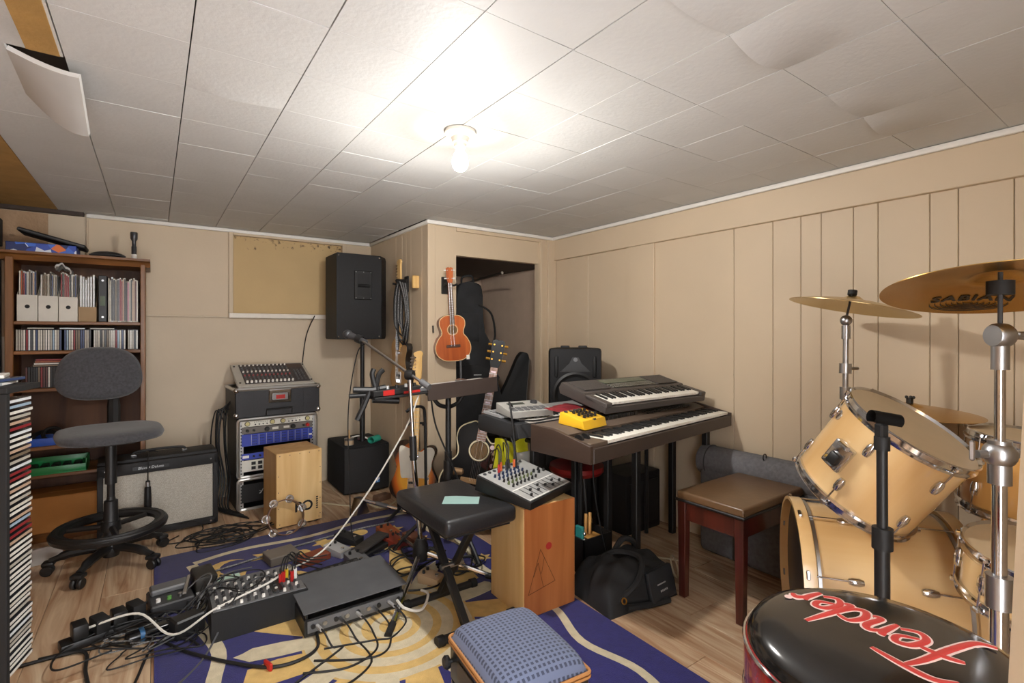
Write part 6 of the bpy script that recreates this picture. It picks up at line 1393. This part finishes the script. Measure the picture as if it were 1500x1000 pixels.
# rug mixer: console lying flat
RMX = T((.18, 2.27, .0095), rz=math.radians(-1))
m3 = thing('mixing_console', 'black mixer on the rug with rows of knobs and a jumble of leads', 'mixer', M=RMX)
b_ = B(); prism(b_, [(0, 0), (.36, 0), (.36, .085), (0.0, .115)], 0, .36, Matrix(((0, 0, 1, 0), (1, 0, 0, 0), (0, 1, 0, 0), (0, 0, 0, 1))), bev=.004); obj('body', b_, BLK2, m3)
P3 = Matrix.Translation((0, 0, .115)) @ Matrix.Rotation(math.atan2(-.03, .36), 4, 'X')
b_ = B(); bx(b_, .008, .352, .01, .35, 0, .004, 0, 1, P3); obj('panel', b_, mat('mixer_face', '#77787a', .4, .2, noise=.2, scale=80), m3)
a, c = B(), B()
for i_ in range(12):
    for j in range(8): lathe(a if (i_ + j) % 3 else c, [(.007, 0), (.0055, .013), (0, .013)], 7, P3 @ T((.028 + .027 * i_, .03 + .036 * j, .004)))
obj('dark_knobs', a, DGREY, m3, kind='stuff'); obj('pale_knobs', c, WHT, m3, kind='stuff')
b_ = B(); bx(b_, .23, .27, .03, .16, .004, .012, 0, 1, P3); obj('display', b_, BLK, m3)
for k, m_ in enumerate((RED, RED, mat('yellow_plug', '#d7b52c', .4), RED, WHT)):
    b_ = B(); x0, y0 = .27 + .016 * k, .12 + .02 * (k % 3); p = RMX @ P3 @ Vector((x0, y0, 0)); tube(b_, [p, p + Vector((0, 0, .06)), p + Vector((.03, .05, .10)), p + Vector((.08, .08, .05)), p + Vector((.16, .03 * k - .05, .045))], .003, 6)
    o = obj('cable', b_, RUB); tag(o, 'thin black lead plugged into the mixer lying on the rug', 'cable', 'leads in the rug mixer'); b_ = B(); cyl(b_, p + Vector((0, 0, .004)), p + Vector((0, 0, .05)), .008, n=8); obj('plug', b_, m_, o)
# pedal board with the grey lid panel
PB = T((.485, 2.075, .0095), rz=math.radians(0))
pbd = thing('pedal_board', 'black effects board on the rug under a flat grey lid', 'pedal board', M=PB)
b_ = B(); bx(b_, 0, .42, .02, .34, 0, .07, .004, 1); obj('case', b_, BLK, pbd)
b_ = B(); bx(b_, .01, .41, .012, .022, .02, .066); obj('jack_panel', b_, GREY, pbd)
for k in range(9):
    b_ = B(); cyl(b_, (.03 + .045 * k, .012, .045), (.03 + .045 * k, .004, .045), .009, n=10); obj('jack', b_, STEEL if k % 2 else BLK, pbd)
b_ = B(); box(b_, (.212, .175, .100), (.435, .33, .004), .001, 1, Matrix.Rotation(math.radians(1.5), 4, 'X')); obj('lid_panel', b_, mat('slate_panel', '#55575a', .5, noise=.1), pbd)
for x in (.01, .41):
    b_ = B(); bx(b_, x - .004, x + .004, .03, .33, .066, .098); obj('lid_support', b_, BLK, pbd)
b_ = B(); bx(b_, .03, .40, .342, .38, .0, .085); obj('rear_strip', b_, DGREY, pbd)
for k in range(6):
    b_ = B(); lathe(b_, [(.009, 0), (.008, .014), (0, .014)], 10, T((.06 + .06 * k, .36, .085))); obj('knob', b_, BLK, pbd)
# power strips and adapters on the floor
ps = thing('power_strip', 'black power strip crowded with adapters beside the rug edge', 'power strip', (-.14, 2.60, 0), math.radians(14))
b_ = B(); bx(b_, -.16, .16, -.035, .035, 0, .035, .006, 2); obj('body', b_, BLK, ps)
for k in range(4):
    b_ = B(); box(b_, (-.1 + .062 * k, 0.005, .062), (.048, .07 + .01 * (k % 2), .055), .006, 2, T((0, 0, 0), rz=.15 * (k % 2))); obj('adapter', b_, [BLK, BLK2][k % 2], ps)
ps2 = thing('power_adapter', 'black power adapter with a blue band near the power strip', 'adapter', (-.02, 2.48, 0), math.radians(10))
b_ = B(); box(b_, (0, 0, .022), (.15, .055, .044), .014, 3); obj('body', b_, mat('gloss_black_plastic', '#111214', .2), ps2); b_ = B(); box(b_, (-.02, 0, .0225), (.012, .057, .046), .014, 3); obj('blue_band', b_, mat('blue_band', '#2c5f8c', .4), ps2)
b_ = B(); bx(b_, .0, .11, 0, .07, 0, .075, .006, 1); tag(obj('power_adapter', b_, BLK), 'square black adapter on the rug in front of the flat mixer', 'adapter').matrix_world = T((.07, 2.36, .0095), rz=.35)
# rack tuner case with strap
cs_ = thing('effects_unit', 'open grey effects unit with a metal strap beside the flat mixer', 'effects unit', (.09, 2.70, .0095), math.radians(6))
b_ = B(); bx(b_, -.11, .05, -.08, .10, 0, .05, .006, 1); obj('body', b_, DGREY, cs_); b_ = B(); bx(b_, -.1, .045, .02, .095, .05, .075, .006, 1); obj('cover', b_, GREY, cs_)
b_ = B(); box(b_, (.03, .01, .075), (.018, .19, .008), .003, 1, Matrix.Rotation(-.25, 4, 'Z')); obj('metal_strap', b_, STEEL, cs_)
b_ = B(); bx(b_, .06, .15, -.03, .12, 0, .10, .012, 2); obj('hood', b_, mat('black_brown', '#2c2925', .5), cs_); b_ = B(); bx(b_, .06, .13, -.06, -.035, 0, .04); obj('socket_block', b_, SILV, cs_)
for k in range(3):
    b_ = B(); lathe(b_, [(.009, 0), (.008, .014), (0, .014)], 10, T((-.08 + .04 * k, -.04, .05))); obj('knob', b_, [WHT, mat('green_knob', '#5f9a4a', .4), STEEL][k], cs_)
# terminal box, flat boxes, pedals
t = thing('terminal_box', 'pale green terminal box behind the flat mixer', 'box', (.28, 2.70, .0095)); b_ = B(); bx(b_, -.055, .055, -.03, .03, 0, .06, .003, 1); obj('body', b_, mat('mint_plastic', '#b9d6c6', .5), t)
for k in range(3):
    b_ = B(); bx(b_, -.045 + .032 * k, -.022 + .032 * k, -.036, -.03, .008, .035); obj('socket', b_, BLK, t)
b_ = B(); bx(b_, 0, .15, 0, .13, 0, .045, .004, 1); tag(obj('flat_box', b_, mat('taupe_card', '#6f675d', .7)), 'flat taupe box lying on the rug stars', 'box').matrix_world = T((.49, 2.83, .0095), rz=.15)
b_ = B(); bx(b_, 0, .16, 0, .10, 0, .035, .004, 1); tag(obj('flat_box', b_, mat('brick_red_card', '#7a3a24', .6)), 'flat brick-red box lying beside the taupe one on the rug', 'box').matrix_world = T((.62, 2.72, .0095), rz=.25)
def pedal(label, x, y, rz, m_, sx=.07, sy=.12, h=.05, name='effects_pedal'):
    t = thing(name, label, 'pedal', (x, y, .0095), rz)
    b_ = B(); prism(b_, [(-sy / 2, 0), (sy / 2, 0), (sy / 2, h), (-sy / 2, h * .6)], -sx / 2, sx / 2, Matrix(((0, 0, 1, 0), (1, 0, 0, 0), (0, 1, 0, 0), (0, 0, 0, 1))), bev=.003); obj('body', b_, m_, t)
    b_ = B(); lathe(b_, [(.010, 0), (.010, .008), (0, .008)], 12, T((0, -sy * .28, h * .68))); obj('footswitch', b_, CHR, t)
    for s in (-1, 1):
        b_ = B(); lathe(b_, [(.008, 0), (.007, .014), (0, .014)], 10, T((s * sx * .25, sy * .28, h * .9))); obj('knob', b_, BLK, t)
pedal('silver effects pedal in front of the subwoofer', .82, 2.80, .5, SILV, .08, .13)
pedal('black effects pedal with the silver one on the rug border', .92, 2.92, .6, BLK2, .08, .15)
pedal('dark red effects pedal under the boom stand', 1.12, 2.72, .4, mat('dark_red_metal', '#7c2f22', .4), .08, .13)
pedal('brown effects pedal beside the dark red one', 1.23, 2.70, .3, mat('brown_metal', '#5b3527', .4), .08, .13)
pedal('rust effects pedal nearest the shelf stand', 1.14, 2.88, .2, mat('rust_metal', '#8d4a2b', .4), .09, .12)
pedal('grey effects pedal nearest the pedal board', .87, 2.62, .2, GREY, .09, .13)
pedal('tan effects pedal between cables beneath the bench', 1.10, 2.22, .6, mat('tan_metal', '#b19472', .4), .075, .11)
t = thing('wah_pedal', 'long black wah pedal lying on the rug behind the pedal board', 'pedal', (.98, 2.72, .0095), math.radians(-62))
b_ = B(); bx(b_, -.05, .05, -.12, .12, 0, .03, .006, 1); obj('base', b_, BLK, t); b_ = B(); box(b_, (0, 0, .055), (.085, .22, .014), .006, 2, Matrix.Rotation(math.radians(7), 4, 'X')); obj('treadle', b_, mat('rubber_tread', '#2b2724', .7, bump=.6, bscale=90), t)
t = thing('multi_effects', 'long black effects strip with small knobs behind the pedal board', 'effects unit', (.70, 2.55, .0095), math.radians(4))
b_ = B(); bx(b_, -.17, .17, -.05, .05, 0, .04, .006, 1); obj('body', b_, BLK2, t)
for k in range(8):
    b_ = B(); lathe(b_, [(.010, 0), (.009, .010), (0, .010)], 10, T((-.14 + .04 * k, 0, .04))); obj('switch', b_, DGREY, t)
t = thing('boom_clamp', 'chrome clamp head with a bracket lying in front of the subwoofer', 'clamp', (1.13, 3.36, 0), .4)
b_ = B(); prism(b_, [(-.06, 0), (.06, 0), (.02, .11), (-.02, .11)], -.035, .035, XZ, bev=.006); obj('bracket', b_, STEEL, t); b_ = B(); cyl(b_, (0, 0, .10), (.16, -.30, .02), .011, n=10); obj('arm', b_, CHR, t); b_ = B(); cyl(b_, (.055, -.1, .075), (.09, -.17, .056), .015, n=10); obj('sleeve', b_, GREY, t)
b_ = B(); box(b_, (0, 0, .02), (.12, .07, .04), .006, 1); tag(obj('shoe_box', b_, mat('brown_leather_strap', '#6d5140', .6)), 'small brown leather case by the foot of the subwoofer', 'case').matrix_world = T((1.36, 3.55, 0), rz=.3)

# ================================================================ CABLES
BEI = mat('beige_cable', '#c9bda0', .5); WCB = mat('white_cable', '#d9d6cd', .5); BRD = mat('black_white_braid', '#2b2b2d', .6)
def cable(label, pts, r=.004, m_=RUB, group=None, name='cable', k=7):
    b_ = B(); tube(b_, pts, r, 6, k); return tag(obj(name, b_, m_), label, 'cable', group)
G = .0135
cable('pale cable strung from the dark shelf down across the rug', [(1.16, 2.46, .94), (1.13, 2.44, .88), (1.08, 2.48, .72), (.92, 2.55, .42), (.74, 2.62, .16), (.62, 2.58, .11), (.50, 2.46, .14), (.40, 2.38, .14), (.2, 2.3, .13), (.06, 2.35, .05), (-.05, 2.5, .10), (-.2, 2.56, .07), (-.26, 2.62, .03), (-.2, 2.68, .012)], .0045, WCB)
cable('thin black cable dropping from the boom microphone to the rug', [(.93, 2.67, 1.165), (.90, 2.72, 1.1), (.87, 2.77, .8), (.88, 2.78, .4), (.90, 2.80, .1), (.92, 2.70, .03), (.9, 2.5, .03), (.93, 2.43, .03)], .003)
cable('black cable running down the closet post behind the shelf', [(1.19, 2.53, .90), (1.24, 2.52, .88), (1.27, 2.5, .7), (1.36, 2.42, .42), (1.40, 2.37, .2), (1.38, 2.3, .03), (1.30, 2.2, .02)], .005)
cable('dark bent cable hook on the sunburst guitar neck', [(1.20, 2.75, .76), (1.24, 2.74, .785), (1.30, 2.74, .78), (1.32, 2.75, .72), (1.33, 2.76, .5), (1.34, 2.78, .1), (1.33, 2.8, .02)], .009, RUB)
cable('beige cable curving on the floor in front of the subwoofer', [(.98, 3.72, .006), (1.05, 3.62, .006), (1.15, 3.52, .006), (1.24, 3.46, .03), (1.20, 3.36, .05), (1.28, 3.33, .02), (1.40, 3.42, .008), (1.5, 3.5, .006)], .006, BEI)
cable('thin cable rising along the back wall to the PA speaker', [(1.05, 4.2, 1.36), (1.0, 4.26, 1.2), (.97, 4.27, .95), (.95, 4.27, .6), (1.02, 4.26, .3), (1.05, 4.24, .006)], .004)
cable('thick black cable lying across the front of the rug with a red tie', [(-.5, 2.53, .008), (-.25, 2.52, .008), (-.02, 2.45, .010), (.10, 2.26, .016), (.22, 2.10, .017), (.34, 1.98, .017), (.44, 1.96, .017), (.51, 2.0, .017), (.53, 2.09, .022)], .006)
b_ = B(); box(b_, (0, 0, 0), (.012, .05, .03), .004, 1); tag(obj('cable_tie', b_, RED), 'red hook tie wrapped round the thick cable on the rug', 'cable tie').matrix_world = T((.335, 1.985, .022), rz=.3)
cable('thick black cable bending off the floor towards the camera side', [(-.35, 2.54, .008), (-.22, 2.50, .01), (-.2, 2.35, .008), (-.17, 2.15, .008), (-.16, 1.95, .008)], .006)
cable('black twin cable sweeping over the floorboards to the rug', [(-.1, 1.95, .006), (-.05, 2.2, .006), (.0, 2.38, .012), (.1, 2.36, .016), (.14, 2.28, .016)], .005)
cable('black cable looping between power strip and rug corner', [(-.05, 2.63, .03), (.05, 2.56, .05), (.12, 2.55, .016), (.18, 2.5, .05), (.19, 2.6, .04)], .004)
cable('grey cable crossing the rug from the flat mixer', [(.05, 2.05, .016), (.16, 2.2, .016), (.3, 2.42, .125), (.42, 2.5, .12), (.46, 2.42, .11)], .004, mat('grey_cable', '#4e4f52', .5))
braid = [(.02, 2.86, .03), (.15, 2.92, .017), (.35, 2.96, .017), (.55, 3.0, .017), (.8, 3.04, .017), (1.05, 3.06, .017), (1.25, 3.05, .017)]
cable('speckled braided cable running along the rug border', braid, .005, BRD)
cable('speckled braided cable curled by the open effects unit', [(-.02, 2.7, .03), (.0, 2.6, .02), (.08, 2.56, .016), (.16, 2.6, .016), (.22, 2.66, .03)], .005, BRD)
rnd2 = random.Random(11)
for k in range(8):      # tangle on the floor before the amp
    cx, cy = .33 + rnd2.uniform(-.12, .16), 3.47 + rnd2.uniform(-.1, .12); pts = []
    for j in range(9):
        a = j * 1.1 + k; rr = .05 + .10 * rnd2.random(); pts.append((cx + rr * 1.5 * math.cos(a), cy + rr * math.sin(a), .006 + .008 * (j % 3) + .002 * k))
    cable('black cable in the loose tangle on the floorboards before the amp', pts, .0035, group='tangle before the amp')
cable('black lead from the amp snaking round the chair castor', [(.12, 3.66, .06), (.20, 3.6, .08), (.24, 3.55, .04), (.16, 3.5, .006), (.05, 3.52, .006), (.12, 3.6, .01)], .0035)
for k in range(12):     # jumble round the rug mixer
    cx, cy = rnd2.uniform(.0, .30), rnd2.uniform(2.30, 2.62); pts = []; z0 = .018 if cx < .16 else .14
    for j in range(8):
        a = j * .9 + k * 1.7; rr = .04 + .09 * rnd2.random(); x_, y_ = cx + rr * 1.4 * math.cos(a), cy + rr * math.sin(a)
        inside = .17 < x_ < .55 and 2.25 < y_ < 2.65
        pts.append((x_, y_, (.135 if inside else .02) + .012 * rnd2.random()))
    cable(['thin black', 'thin black', 'speckled braided', 'thin grey'][k % 4] + ' lead in the jumble over the flat mixer', pts, .0028, [RUB, RUB, BRD, MATS['grey_cable']][k % 4], group='jumble on the flat mixer')
for k, (x, y2) in enumerate(((.53, 1.95), (.62, 1.80), (.69, 1.86), (.76, 1.84), (.83, 1.9))):      # leads out of the pedal board front
    p = Vector((x, 2.078, .055)); o = cable('black lead plugged in the front of the pedal board', [p, p + Vector((.01, -.06, .0)), (x + .03, 1.97, G), (x + .06 - .03 * k, y2, G), (x - .12, y2 - .1 + .03 * k, G), (x - .22 - .02 * k, 1.78 + .05 * k, G)], .004, group='leads from the pedal board')
    b_ = B(); cyl(b_, p + Vector((0, .004, 0)), p + Vector((.006, -.04, 0)), .007, n=10); obj('plug', b_, STEEL if k % 2 else SILV, o)
cable('pale grey lead hooked from the pedal board to the stand leg', [(.86, 2.066, .06), (.87, 2.0, .05), (.93, 1.97, .04), (1.0, 2.05, .05), (1.0, 2.12, .04)], .006, WCB)
for k in range(9):      # jumble under the bench
    cx, cy = rnd2.uniform(1.0, 1.32), rnd2.uniform(2.2, 2.75); pts = []
    for j in range(8):
        a = j * 1.0 + k * 2.1; rr = .05 + .09 * rnd2.random(); pts.append((cx + rr * 1.2 * math.cos(a), cy + rr * math.sin(a), .016 + .03 * rnd2.random()))
    cable('black cable in the heap on the rug behind the padded bench', pts, .0042, group='heap behind the bench')
for k in range(6):      # leads between the power strip and the rug
    cx, cy = rnd2.uniform(-.2, .12), rnd2.uniform(2.42, 2.66); pts = []
    for j in range(7):
        a = j * .8 + k * 1.3; rr = .06 + .08 * rnd2.random(); pts.append((cx + rr * 1.5 * math.cos(a), cy + rr * math.sin(a), .016 + .03 * rnd2.random()))
    cable('black lead in the knot of wires around the power strip', pts, .0035, group='knot round the power strip')
cable('pale cable lying on the floorboards under the keyboards', [(1.85, 1.98, .02), (1.95, 2.0, .006), (2.1, 1.9, .006), (2.25, 1.72, .006), (2.3, 1.62, .006)], .0055, BEI)
cable('black cable hanging under the stage piano to the floor', [(1.86, 1.85, .70), (1.84, 1.86, .5), (1.88, 1.84, .2), (1.92, 1.78, .012), (2.1, 1.75, .006)], .004)
